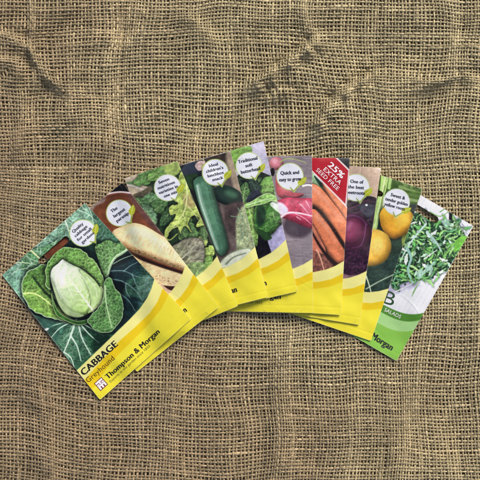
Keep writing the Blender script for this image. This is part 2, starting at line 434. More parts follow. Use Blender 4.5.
        s.line([rp(.56 * r, .64 * r), rp(.85 * r, .4 * r), rp(1.1 * r, .2 * r)], .6, (215, 222, 120))

def A(name):  # fields each picture painter may use
    return None

def pic_cabbage(c):
    c.sat = 0.92; c.gam = .42
    c.C[:] = rgb((24, 60, 54)); c.noise(.4, 14, 3); c.noise(.25, 4, 4)
    V = (196, 224, 204)
    # outer leaves along the top edge
    c.shape([(0, 276), (30, 250), (56, 228), (86, 200), (104, 224), (98, 246), (70, 240), (48, 255), (20, 272)], (98, 148, 116), var=.4, vs=7, seed=8, rel=0.17, rs=6, netscale=3.4, veinnet=0.46, vcol=(196, 222, 204))
    c.shape([(0, 278), (22, 262), (40, 262), (30, 276), (24, 300), (34, 322), (16, 300)], (98, 150, 120), var=.4, vs=6, seed=9, rel=0.17, rs=5, netscale=3.4, veinnet=0.46, vcol=V, drop=.4)
    c.shape([(30, 250), (46, 246), (58, 240), (52, 256), (38, 268), (22, 270), (22, 260)], (74, 130, 74), var=.4, vs=5, seed=91, rel=0.19, rs=4, netscale=3.4, veinnet=0.52, vcol=V, drop=.3)
    c.shape([(14, 292), (30, 312), (52, 320), (72, 320), (62, 352), (42, 332)], (62, 108, 92), var=.45, vs=6, seed=10, rel=0.17, rs=5)
    c.pinnate([(41, 254), (34, 246), (34, 238)], 4, 9, V, 1.2, 41); c.pinnate([(56, 246), (54, 234), (56, 222)], 5, 11, V, 1.3, 42)
    c.pinnate([(76, 236), (72, 224), (74, 212)], 6, 12, V, 1.3, 43); c.pinnate([(34, 264), (22, 263), (8, 270)], 6, 9, V, 1.3, 44)
    c.pinnate([(86, 228), (86, 216), (86, 206)], 5, 8, V, 1.1, 45)
    c.line([(30, 250), (34, 253), (39.5, 258.5)], 2.0, (214, 222, 160), 1.2); c.line([(10, 263), (22, 262.5), (36, 264.5)], 1.3, (196, 214, 170), .6)
    c.line([(64, 217), (66, 223), (69, 231)], 1.8, (214, 226, 196), .7); c.line([(20, 270), (16, 282), (24, 296)], 1.1, (150, 190, 170), .5)
    # upper right field of dark leaves
    c.shape([(86, 203), (104, 222), (124, 245), (112, 258), (104, 268), (98, 256), (88, 246), (96, 236), (94, 222)], (52, 106, 72), var=.5, vs=6, seed=11, rel=0.21, rs=5, netscale=3.4, veinnet=0.52, vcol=(130, 165, 150))
    c.pinnate([(99, 246), (98, 230), (92, 212)], 8, 11, (128, 172, 156), 1.1, 46); c.pinnate([(110, 250), (108, 238), (103, 222)], 6, 8, (128, 172, 156), 1.0, 47)
    c.shape([(86, 240), (96, 238), (104, 244), (100, 258), (92, 252)], (20, 54, 44), var=.4, vs=4, seed=90, soft=3, alpha=.8)
    # dark hollow to the right
    c.shape([(110, 262), (134, 252), (146, 264), (157, 278), (152, 294), (140, 314), (124, 328), (118, 300), (110, 280)], (14, 34, 34), var=.35, vs=7, seed=13, soft=2)
    c.shape([(124, 290), (134, 270), (145, 264), (157, 278), (152, 293), (142, 308), (130, 316)], (44, 94, 66), var=.5, vs=5, seed=14, rel=0.23, rs=4.5, netscale=3.4, veinnet=0.46, vcol=(110, 160, 150), alpha=.9, soft=4)
    c.shape([(118, 300), (128, 296), (140, 300), (134, 314), (122, 328)], (22, 60, 62), var=.5, vs=4, seed=92, rel=0.22, rs=4, soft=3)
    BV = (104, 146, 150)
    c.pinnate([(111, 270.5), (124, 270), (137, 276), (152, 277)], 4, 11, BV, 1.0, 48, 32); c.line([(113, 264), (122, 259), (134, 254.6)], 1.1, (140, 172, 150), .6)
    c.pinnate([(112, 279), (122, 281), (134, 290), (146, 296)], 4, 9, BV, .8, 49, 32); c.pinnate([(121, 296), (130, 304), (136, 314)], 3, 6, BV, .7, 50, 32)
    c.ell(147, 281, 1.7, 5.5, 22, (146, 176, 196), soft=2.2, alpha=.65); c.ell(149, 290, 6, 1.2, -8, (150, 176, 198), soft=2, alpha=.65); c.ell(140, 303, 3, 1.5, 30, (110, 150, 160), soft=2.5, alpha=.5)
    c.shape([(112, 268), (122, 264), (134, 258), (142, 266), (138, 276), (124, 280), (114, 280)], (34, 70, 78), var=.4, vs=4, seed=98, netscale=3.2, veinnet=.35, vcol=(96, 136, 140), soft=4, alpha=.7)
    c.shape([(138, 284), (146, 276), (155, 280), (152, 290), (144, 300), (138, 296)], (84, 128, 100), var=.4, vs=3, seed=99, netscale=3, veinnet=.5, vcol=(160, 190, 180), soft=3, alpha=.7)
    for l in [[(111, 271), (124, 271), (138, 277), (152, 278)], [(112, 279), (124, 282), (136, 291), (142, 300)], [(124, 271), (130, 266), (138, 262)], [(132, 274), (136, 284), (140, 292)], [(118, 292), (128, 300), (136, 312)], [(126, 283), (126, 290), (130, 298)]]:
        c.line(l, 1.3, (132, 168, 166), .5, alpha=.75)
    # crinkled leaf with its pale curled rim
    c.shape([(95, 247), (101, 243), (108, 240), (116, 243), (124, 242), (128, 248), (122, 252), (117, 258), (112, 262), (109, 272), (106, 280), (102, 272), (99, 262)], (78, 132, 62), var=.4, vs=4, seed=12, rel=0.29, rs=3.6, netscale=3.4, veinnet=0.62, vcol=(182, 214, 150), drop=.5, dropr=4)
    c.pinnate([(105, 276), (106, 262), (112, 250), (121, 245)], 10, 9, (150, 190, 130), 1.0, 51)
    c.line([(128, 249), (121, 254), (115, 258), (110.5, 266), (108, 275), (105, 284)], 2.6, (150, 184, 138), 1.6); c.line([(128, 248.6), (121, 253), (114.6, 257.4), (110, 265), (107.4, 275)], .8, (206, 224, 190), .5)
    # lower leaf
    c.shape([(75, 319), (60, 321), (46, 331), (52, 344), (64, 356), (75, 373), (88, 364), (106, 346), (114, 336), (100, 332), (88, 322)], (44, 98, 62), var=.4, vs=7, seed=16, rel=0.22, rs=5, netscale=3.4, veinnet=0.42, vcol=(90, 140, 110), grad=((88, 340), (48, 334), (64, 112, 96)))
    PV = (196, 226, 196)
    c.shape([(76, 320), (66, 330), (56, 344), (64, 356), (72, 366), (78, 350), (80, 336)], (66, 122, 86), var=.3, vs=4, seed=96, netscale=3.2, veinnet=.5, vcol=PV, soft=3, alpha=.8)
    c.shape([(78, 322), (84, 336), (92, 352), (84, 360), (76, 366), (80, 346)], (46, 98, 66), var=.3, vs=4, seed=97, netscale=3.2, veinnet=.4, vcol=PV, soft=3, alpha=.8)
    c.pinnate([(75.7, 320), (71, 335), (64, 352)], 6, 10, PV, 1.1, 52, 40)
    c.pinnate([(78, 322), (83, 338), (92, 356)], 6, 9, PV, 1.0, 53, 36)
    for l, w in [([(75.7, 320), (71, 335), (64, 352)], 2.6), ([(78, 322), (82, 338), (91, 355)], 1.9), ([(70.6, 336), (77, 346), (81, 361)], 1.8), ([(74, 321), (60, 328), (50, 339)], 1.5), ([(79.4, 323), (89, 334), (99, 343)], 1.8), ([(64, 352), (71, 358), (74.5, 369)], 1.6), ([(72, 321), (62, 323), (52, 326)], 1.2), ([(82, 323), (92, 329), (104, 336)], 1.2)]:
        c.line(l, w, PV, w * .35)
    c.shape([(96, 334), (110, 337), (104, 347), (92, 352)], (16, 50, 34), var=.3, vs=4, seed=93, soft=4, alpha=.6)
    c.ell(46.5, 329.5, 2.4, 1.2, -30, (228, 234, 228), soft=1.2); c.ell(15, 293, 3.0, 1.2, 42, (232, 236, 220), soft=1.2)
    # left leaf with a pale outline
    LF = [(27.7, 273), (22, 282), (21.6, 294), (26, 303), (33, 311), (47, 317), (60, 320.5), (74, 321), (62, 309), (55, 296), (50, 284), (52, 268), (44, 264), (36, 267)]
    c.shape(LF, (74, 130, 50), var=.4, vs=5, seed=17, rim=(176, 206, 168), rimw=.5, ruf=2.0, rel=0.23, rs=4.5, netscale=3.4, veinnet=0.52, vcol=(178, 212, 120), grad=((46, 270), (36, 308), (104, 152, 56)), drop=.6, dropr=4)
    c.pinnate([(24, 293.5), (34, 293.5), (44, 299), (56, 309), (68, 318)], 13, 13, (176, 208, 100), 1.2, 54, 48)
    c.line([(24, 293.5), (34, 293.5), (44, 299), (56, 309), (68, 318)], 2.0, (200, 220, 130), .9)
    c.pinnate([(50, 286), (43, 276), (33, 272)], 7, 8, (120, 170, 90), .8, 55)
    c.line([(33, 277), (44, 291), (56, 302), (64, 311)], 1.4, (14, 36, 18), 3.4, alpha=.8, soft=1.6)
    # upper wrapper leaf
    W = [(45, 276), (48, 262), (55, 253), (65, 247.3), (76, 248.6), (86, 253.6), (95, 261.5), (101, 271.5), (105, 284), (105, 297), (99, 291), (93, 280), (84, 272), (72, 267), (64, 263), (54, 268.5), (50, 278), (50, 290), (46, 286)]
    c.shape(W, (78, 138, 50), var=.35, vs=4, seed=18, rim=(168, 204, 130), rimw=.6, ruf=1.8, rel=0.28, rs=4, netscale=3.4, veinnet=0.62, vcol=(182, 216, 130), grad=((56, 262), (102, 284), (118, 170, 76)), drop=.6, dropr=5)
    c.pinnate([(48, 280), (52, 262), (64, 254), (80, 258), (94, 270), (103, 288)], 16, 8, (166, 206, 120), 1.0, 56, 55)
    c.shape([(50, 288), (51, 276), (55, 268), (64, 262), (72, 265), (84, 270), (93, 278), (100, 288), (104, 296), (98, 290), (86, 276), (72, 269), (60, 270), (54, 280)], (12, 40, 16), soft=2.4, alpha=.75)
    for l, w in [([(12, 274), (18, 270), (28, 268)], 1.2), ([(58, 226), (64, 224), (70, 228)], 1.0), ([(78, 210), (88, 214), (97, 222)], 1.2), ([(88, 206), (92, 216), (94, 228)], 1.3), ([(36, 246), (42, 242), (50, 240)], 1.0), ([(26, 256), (33, 260), (42, 262)], 1.2), ([(44, 240), (47, 234), (48, 230)], 1.3)]:
        c.line(l, w, (190, 216, 190), .5, alpha=.8)
    # pointed heart, its outer leaves wrapped round from below
    c.shape([(51, 292), (57, 309), (66, 317), (78, 321), (91, 317), (101, 307), (105, 294), (108, 292), (105, 308), (95, 320), (80, 325), (66, 321), (55, 313)], (62, 124, 44), var=.35, vs=4, seed=20, rim=(160, 195, 120), rimw=.3, rel=0.17, rs=3, drop=.5)
    Hh = [(62.6, 259.4), (66, 261.2), (73, 265), (83.5, 270), (92, 277.5), (99, 286), (103, 293), (100.5, 302), (94, 309.5), (86, 315), (77, 317.5), (66, 314), (59, 305), (54.5, 293), (50.6, 278), (52, 269), (58, 263.5)]
    c.shape(Hh, (222, 236, 208), var=.08, vs=8, seed=19, round_=5, L=(-.5, -.5), grad=((58, 274), (92, 308), (166, 204, 108)), rel=0.04, rs=6, drop=.6, dropr=4)
    # one leaf wrapped over another
    c.shape([(80, 270), (92, 277.5), (99, 286), (103, 293), (100.5, 302), (94, 309.5), (88, 313), (91, 304), (90, 294), (86, 282)], (186, 216, 142), var=.1, vs=4, seed=94, rel=0.07, rs=3, drop=.28, dropr=3, alpha=.9)
    c.shape([(51, 279), (56, 290), (62, 302), (72, 311), (84, 315), (77, 317.5), (66, 314), (59, 305), (54.5, 293)], (190, 214, 150), var=.1, vs=4, seed=95, drop=.2, dropr=3, alpha=.8, soft=1.5)
    c.pinnate([(93, 311), (86, 301), (77, 289), (69, 277), (64, 265)], 15, 15, (232, 240, 208), .9, 57, -42)
    c.line([(93, 311), (86, 301), (77, 289), (70, 279)], 1.9, (232, 240, 204), .8)
    for l in [[(79, 292), (86, 288), (90, 281)], [(84, 299), (92, 294), (97, 288)], [(74, 285), (64, 288), (56, 286)], [(80, 293), (70, 298), (60, 298)], [(86, 302), (78, 307), (67, 308)], [(71, 280), (76, 275), (79, 270)]]:
        c.line([(x + .5, y + 1.5) for x, y in l], 1.6, (140, 180, 100), .6, alpha=.35, soft=1.8)
    for l in [[(62, 266), (58, 276), (58, 288), (62, 300)], [(68, 268), (66, 278), (70, 290), (76, 302)], [(76, 270), (84, 278), (90, 290)], [(57, 284), (63, 296), (72, 306)], [(88, 278), (96, 288), (98, 298)], [(66, 264), (72, 272), (82, 284), (88, 296)]]:
        c.line(l, 2.6, (150, 186, 124), 1.0, alpha=.34, soft=2.6); c.line([(x - .9, y - .7) for x, y in l], 1.0, (238, 244, 222), .5, alpha=.55)
    c.line([(101, 287), (104, 294), (100, 304), (91, 312)], 1.5, (206, 226, 160), 1)
    c.line([(90, 309), (84, 313), (76, 315)], 2, (120, 160, 70), 1, alpha=.6, soft=2)
    # lower right leaf
    c.shape([(104, 284), (109, 277), (115, 286), (121, 297), (123.4, 309), (122, 319), (115, 328), (106, 333), (97, 331), (90, 325), (88, 319), (98, 308), (103, 298)], (70, 126, 56), var=.4, vs=5, seed=15, rim=(160, 194, 140), rimw=.4, ruf=1.8, rel=0.23, rs=4.5, netscale=3.4, veinnet=0.52, vcol=(182, 214, 150), drop=.6, dropr=4)
    c.pinnate([(105, 286), (106, 302), (109.5, 318), (112, 328)], 12, 11, (158, 196, 132), 1.1, 58, 42)
    c.line([(105, 286), (106, 302), (109.5, 318), (112, 328)], 1.8, (176, 208, 150), .7)
    c.badge(83, 233, 13.8, -41)

def pic_parsnip(c):
    c.C[:] = rgb((124, 66, 38)); c.noise(.24, 20, 30); c.noise(.16, 3.5, 31)
    c.shape([(120, 180), (135, 180), (175, 235), (168, 242), (150, 226), (136, 208), (128, 197)], (104, 66, 58), var=.25, vs=4, seed=32, soft=4)
    # outside the dish: black beyond its pale rim
    c.shape([(80, 200), (124, 178), (136, 196), (130, 192), (120, 191), (109, 192.6), (98, 196), (91, 201)], (17, 14, 13), smooth=False, var=.4, vs=3, seed=33)
    c.shape([(84, 208), (91, 201), (98, 197), (106, 195), (104, 202), (96, 206), (90, 214)], (150, 128, 118), var=.2, vs=4, seed=34, soft=2)
    c.line([(84, 210), (91.5, 202), (98, 197), (109, 193.6), (120, 192), (131, 193)], 2.0, (206, 186, 186), 1.6)
    c.line([(90, 206), (98, 200.5), (109, 197), (120, 195.5), (132, 197)], 2, (70, 30, 20), 1.2, alpha=.6, soft=2)
    cream = (226, 200, 150)
    # lower root
    c.shape([(124, 250), (140, 257), (156, 264), (176, 271), (186, 276), (182, 292), (160, 296), (148, 276), (130, 262)], (232, 204, 152), var=.08, vs=5, seed=36, round_=4, L=(.2, -.5), rel=.2, rs=3)
    c.shape([(150, 278), (162, 285), (180, 287), (184, 292), (160, 300)], (70, 34, 22), var=.3, vs=3, seed=37)
    c.shape([(158, 284), (170, 290), (186, 292), (186, 306), (150, 306)], (216, 180, 150), var=.12, vs=5, seed=38, round_=5)
    # gap
    c.line([(128, 249), (140, 257.5), (156, 264), (172, 269.5), (186, 274)], 4.2, (52, 26, 16), 2.4, soft=1.4)
    # main root
    c.shape([(113, 238), (113, 231), (120, 227), (131, 223), (142, 224.5), (151, 229), (160, 234.5), (170, 240), (182, 250), (192, 262), (192, 272), (183, 270), (172, 266.5), (160, 262), (149, 257.5), (136, 253.5), (128, 249), (120, 244)], (242, 216, 162), var=.05, vs=6, seed=39, round_=6, L=(.1, -.6), rel=.08, rs=3)
    c.line([(124, 245), (136, 251), (149, 255), (163, 260), (182, 268)], 5, (176, 120, 62), 3, alpha=.55, soft=5)
    R = random.Random(4)
    for i in range(46):
        t = R.random(); x = 124 + 60 * t; y = 228 + 24 * t * t + 6 * t; l = R.uniform(10, 17); dx = -.30 * l; k = R.uniform(0, .5)
        c.line([(x + dx * k, y + l * k), (x + dx * (k + .25) - .4, y + l * (k + .25)), (x + dx * (k + .5), y + l * (k + .5))], .8, R.choice([(206, 172, 120), (252, 244, 224), (196, 158, 104)]), .4, alpha=.4)
    for i in range(14):
        t = i / 13; x = 134 + 48 * t + R.uniform(-1, 1); y = 229 + 27 * t + R.uniform(-1, 1.5); l = R.uniform(2.5, 5)
        c.line([(x, y), (x - l * .35, y + l * .55), (x - l * .6, y + l)], .9, (246, 236, 214), .4, alpha=.7)
        c.line([(x + 1.3, y + .5), (x + 1.3 - l * .4, y + l * .8)], .7, (190, 152, 100), .3, alpha=.45)
    c.shape([(130, 228), (142, 227), (156, 235), (168, 244), (164, 247), (150, 240), (138, 235), (128, 235)], (248, 236, 212), alpha=.45, soft=4)
    for i in range(90):
        t = R.random(); x = 126 + 58 * t; y = 248 + 21.5 * t - abs(R.gauss(0, 1.5)) + .5
        c.ell(x, y, R.uniform(.3, 1.0), R.uniform(.2, .55), 25, R.choice([(120, 76, 34), (92, 56, 28), (160, 112, 56)]), alpha=.75, soft=.7)
    for i in range(26):
        t = R.random(); x = 144 + 38 * t; y = 273 + 11 * t + R.uniform(-2, 3)
        c.ell(x, y, R.uniform(.4, 1), R.uniform(.3, .6), 25, (140, 92, 48), alpha=.6, soft=.7)
    c.badge(119.5, 213, 13.6, -37)

def pic_leaves(c):
    c.sat = 0.84
    c.C[:] = rgb((38, 64, 36)); c.noise(.5, 9, 50); c.noise(.25, 3, 51)
    c.shape([(118, 176), (140, 170), (150, 170), (148, 176), (136, 182), (150, 188), (148, 196), (136, 204), (124, 190)], (186, 170, 142), var=.22, vs=5, seed=52, soft=1.5)
    c.shape([(126, 183), (136, 180), (147, 176), (150, 182), (140, 184), (132, 187)], (96, 132, 76), var=.35, vs=3, seed=53, soft=1)
    c.line([(124, 185), (134, 186), (146, 191)], 2.4, (200, 188, 180), 1.2, soft=1.4)
    c.shape([(132, 196), (142, 191), (150, 186), (152, 190), (142, 198), (138, 206)], (92, 84, 60), var=.3, vs=3, seed=54, soft=1.4)
    for b, t, w, col, sd in [((134, 184), (160, 168), 13, (62, 104, 44), 55), ((148, 180), (172, 162), 12, (84, 126, 52), 56), ((140, 206), (162, 196), 14, (66, 108, 66), 57), ((136, 198), (152, 214), 13, (46, 84, 44), 58),
                             ((150, 214), (168, 200), 12, (48, 86, 40), 59), ((156, 224), (142, 204), 11, (70, 106, 76), 60), ((174, 206), (160, 226), 11, (36, 70, 36), 61), ((180, 240), (190, 216), 12, (72, 108, 48), 62),
                             ((196, 246), (190, 222), 13, (64, 102, 50), 63), ((200, 236), (206, 246), 9, (150, 168, 80), 64), ((184, 268), (204, 262), 15, (104, 142, 54), 65), ((198, 262), (214, 246), 13, (136, 160, 64), 66),
                             ((186, 238), (178, 222), 10, (56, 92, 44), 67), ((196, 276), (212, 256), 14, (92, 128, 50), 68), ((205, 240), (203, 224), 9, (52, 84, 42), 77)]:
        c.leaf(b, t, w, tuple(int(v * 1.22) for v in col), vein=(160, 186, 120), nv=4, seed=sd, ruffle=.3, net=.3, valpha=.45, rel=.4)
    c.shape([(164, 164), (178, 158), (181, 170), (174, 176), (166, 174)], (146, 170, 78), var=.2, vs=4, seed=69, soft=1.2)
    # frilly yellow green leaf
    c.noise(.12, 2, 79)
    Y = [(181, 172), (188, 178), (190, 192), (196, 206), (204, 216), (206, 224), (196, 226), (200, 218), (193, 216), (188, 224), (192, 232), (184, 226), (180, 234), (178, 226), (171, 228), (168, 236), (164, 238), (166, 228), (173, 221), (176, 214), (170, 214), (170, 206), (178, 204), (174, 198), (180, 190), (179, 182)]
    c.shape(Y, (156, 180, 74), var=.35, vs=5, seed=70, rel=.35, rs=4, ruf=1.3, drop=.5, veinnet=.35, vcol=(206, 216, 120), rim=(182, 196, 90), rimw=.3)
    c.shape([(184, 194), (191, 196), (194, 206), (188, 208), (183, 202)], (176, 160, 92), var=.2, vs=3, seed=71, soft=2)
    c.line([(186, 178), (187, 196), (184, 212), (176, 224), (168, 233)], 1.4, (214, 222, 140), .8)
    for l in [[(186, 204), (193, 212), (200, 222)], [(183, 214), (186, 222)], [(186, 196), (180, 206)], [(187, 190), (190, 200)]]: c.line(l, 1, (210, 220, 130), .4)
    c.line([(178, 226), (170, 230), (166, 237), (170, 240), (177, 234)], 1.4, (168, 186, 84), 1)
    # purple tinged leaf
    c.shape([(172, 248), (178, 243), (186, 238.6), (198, 238), (203.7, 244), (204.5, 258), (200, 266), (190, 270), (180, 262)], (140, 134, 112), var=.18, vs=5, seed=72, rel=.5, rs=5, drop=.5, veinnet=.2, vcol=(190, 186, 170), rim=(120, 104, 104), rimw=.3, grad=((200, 242), (176, 256), (136, 140, 100)))
    c.line([(176, 262), (185, 256), (196, 244)], 1.2, (196, 200, 170), .6)
    for l in [[(184, 257), (180, 250), (180, 246)], [(189, 252), (187, 246), (188, 242)], [(186, 255), (194, 258), (200, 256)], [(191, 250), (198, 251), (203, 248)]]: c.line(l, .7, (190, 190, 165), .4, alpha=.7)
    c.shape([(186, 266), (196, 262), (204, 264), (200, 276), (188, 276)], (120, 150, 84), var=.4, vs=3, seed=73, veinnet=.4)
    c.badge(167.5, 187.7, 13.6, -21, ring=(200, 216, 150))

def pic_cucumber(c):
    c.sat = 0.84
    c.C[:] = rgb((104, 88, 82)); c.noise(.25, 14, 80); c.noise(.2, 3, 81)
    c.shape([(130, 182), (180, 160), (200, 153), (214, 158), (206, 168), (198, 186), (200, 210), (214, 262), (180, 250), (160, 200)], (26, 30, 26), var=.5, vs=6, seed=82)
    c.shape([(196, 158), (214, 152), (234, 148), (236, 158), (226, 162), (200, 164)], (68, 54, 44), var=.35, vs=4, seed=83, soft=2)
    c.shape([(226, 156), (234, 150), (240, 176), (242, 200), (250, 230), (240, 224), (234, 190)], (168, 146, 120), var=.2, vs=5, seed=84, soft=3)
    # dark cucumber end behind
    c.shape([(181, 172), (186, 164), (193, 161), (199, 165), (200, 174), (195, 180), (186, 181)], (50, 60, 78), var=.2, vs=4, seed=85, round_=5)
    c.shape([(184, 176), (196, 174), (200, 180), (194, 190), (187, 184)], (38, 70, 34), var=.3, vs=3, seed=86)
    c.shape([(195, 166), (199, 161), (205, 162), (204, 168), (199, 171)], (196, 164, 160), var=.25, vs=2, seed=87); c.ell(203, 166, 2.2, 2.6, 20, (176, 170, 110), var=.2, vs=2)
    c.line([(200, 155), (205, 162)], 1.3, (190, 190, 140), .8)
    # second cucumber
    c.shape([(213, 190), (222, 185), (232, 187), (241, 193), (243, 201), (238, 206), (226, 205), (216, 200)], (34, 62, 50), var=.2, vs=5, seed=88, round_=6, L=(-.1, -.9))
    c.ell(231, 194, 6.5, 3.4, 22, (74, 128, 92), soft=4, alpha=.75)
    c.shape([(226, 206), (244, 203), (250, 226), (236, 236), (226, 226)], (82, 64, 62), var=.3, vs=4, seed=89, soft=3)
    # speckled pale green straw
    c.shape([(237, 216), (246, 205), (252, 226), (259, 254), (240, 258), (236, 236)], (138, 152, 104), var=.42, vs=3, seed=90, veinnet=.55, vcol=(200, 206, 160), soft=2, netscale=3)
    for l in [[(231, 216), (238, 217), (246, 216)], [(236, 221), (240, 217)], [(238, 208), (244, 222), (248, 240)], [(246, 212), (252, 234), (255, 252)], [(240, 226), (246, 246)], [(244, 232), (236, 248)]]: c.line(l, .9, (120, 160, 120), .4)
    # slice
    c.shape([(218, 268), (224, 258), (234, 251.5), (248, 248), (252, 252), (244, 258), (232, 266)], (206, 212, 184), var=.1, vs=4, seed=91, rim=(150, 172, 130), rimw=.5)
    c.line([(226, 264), (234, 257), (246, 253)], 2.2, (112, 128, 96), 1, alpha=.8)
    # main cucumber
    c.shape([(193.5, 184), (195, 179), (201, 176), (208, 178), (213, 184), (214.5, 193), (218, 206), (222, 220), (226, 234), (228.3, 246), (226, 253), (221.5, 256), (216.5, 251.5), (212, 241), (205, 222), (198, 202)], (78, 136, 100), var=.16, vs=5, seed=92, round_=7, L=(-.5, -.1), drop=.5)
    for off, w, col, al in [(.4, 4.6, (140, 182, 156), .7), (-.2, 1.4, (206, 226, 212), .7), (4.2, 1, (90, 140, 108), .6), (7.5, .9, (84, 130, 100), .5), (1.8, .8, (110, 160, 130), .5), (10.4, .7, (26, 62, 48), .6)]:
        c.line([(197.5 + off, 186), (201 + off, 202), (207 + off, 220), (212.5 + off * .9, 236), (217.5 + off * .6, 249)], w, col, w * .7, alpha=al, soft=1.2)
    R = random.Random(9)
    for i in range(60):
        t = R.random(); x = 201 + 20 * t + R.uniform(-4, 7); y = 182 + 70 * t; c.ell(x, y, .5, .35, 0, (130, 170, 140), alpha=.5)
    c.badge(215.3, 172.3, 13.5, -14)

def pic_butterhead(c):
    c.sat = 0.86
    c.C[:] = rgb((186, 180, 204)); c.noise(.08, 12, 100); c.noise(.07, 2.5, 101)
    for i in range(14):
        y = 150 + i * 9; c.line([(262, y - 8), (300, y - 16)], .7, (160, 152, 182), alpha=.5)
    c.shape([(225, 152), (238, 148), (250, 146), (252, 152), (244, 160), (236, 172), (234, 182), (228, 170)], (110, 160, 58), var=.3, vs=5, seed=102, veinnet=.3)
    c.shape([(236, 178), (252, 170), (276, 180), (280, 200), (286, 230), (262, 250), (246, 240), (238, 200)], (34, 50, 38), var=.8, vs=4, seed=103, rel=1.0, rs=4)
    for q, (b, t) in enumerate([((252, 188), (262, 178)), ((268, 190), (262, 180)), ((246, 196), (252, 186)), ((276, 196), (270, 186))]): c.leaf(b, t, 8, [(56, 96, 48), (44, 78, 46), (70, 112, 56), (50, 88, 44)][q], seed=140 + q, ruffle=.3, valpha=.4)
    c.leaf((262, 196), (276, 176), 18, (96, 150, 60), seed=104, vein=(160, 196, 110), ruffle=.15); c.leaf((258, 194), (250, 178), 12, (40, 62, 50), seed=105, vein=(80, 110, 90))
    c.leaf((242, 204), (246, 182), 11, (58, 104, 50), seed=106); c.leaf((274, 206), (282, 186), 12, (84, 140, 54), seed=107, ruffle=.15)
    c.shape([(246, 200), (252, 192), (258, 190), (262, 196), (256, 204), (248, 206)], (46, 54, 70), var=.3, vs=3, seed=108, soft=1.5)
    # dark foot
    c.shape([(250, 234), (262, 236), (272, 240), (276, 250), (270, 262), (252, 268), (248, 250)], (26, 20, 26), var=.9, vs=2.5, seed=109, rel=1.0, rs=2.5)
    c.shape([(268, 236), (280, 226), (290, 222), (296, 250), (276, 258), (270, 248)], (166, 160, 200), var=.14, vs=2, seed=110)
    # bright stalks left
    c.shape([(244, 204), (252, 204), (256, 216), (258, 232), (257, 246), (252, 240), (247, 222)], (112, 160, 62), var=.28, vs=4, seed=111, rel=.5, rs=3, veinnet=.3); c.line([(248, 206), (252, 222), (254, 240)], 1.2, (176, 206, 130), .6)
    # head
    c.shape([(256, 206), (266, 200), (276, 204), (281, 212), (281, 221), (276, 230), (269, 236), (260, 234), (255, 228), (254, 216)], (60, 120, 42), var=.34, vs=5, seed=112, round_=5, rel=.7, rs=4, drop=.5, veinnet=.3, vcol=(130, 180, 90))
    c.shape([(257, 208), (264, 207), (266, 216), (262, 226), (257, 224)], (26, 62, 34), var=.4, vs=4, seed=113, soft=2)
    c.pinnate([(276, 208), (270, 218), (264, 232)], 7, 8, (150, 194, 110), 1.0, 130)
    c.pinnate([(248, 204), (253, 222), (255, 242)], 7, 5, (170, 206, 120), .8, 131)
    c.shape([(270, 204), (277, 199), (284, 203), (288, 211), (284, 220), (280, 214), (275, 210)], (208, 222, 206), var=.16, vs=3, seed=114, rim=(170, 205, 150), rimw=.3)
    c.shape([(244, 205), (252, 201), (260, 196), (268, 193), (277, 197), (281, 203), (272, 201), (264, 204), (254, 206), (247, 208)], (126, 180, 84), var=.2, vs=4, seed=115, rim=(190, 218, 150), rimw=.35, rel=.5, rs=3, drop=.5, veinnet=.3, vcol=(200, 225, 160))
    c.line([(248, 205), (260, 201), (274, 198)], 1, (206, 226, 170), .5)
    c.shape([(257, 229), (266, 232), (272, 238), (264, 240)], (40, 80, 34), var=.3, vs=3, seed=116)
    c.badge(249, 165.6, 13.5, -13, ring=(205, 222, 150))

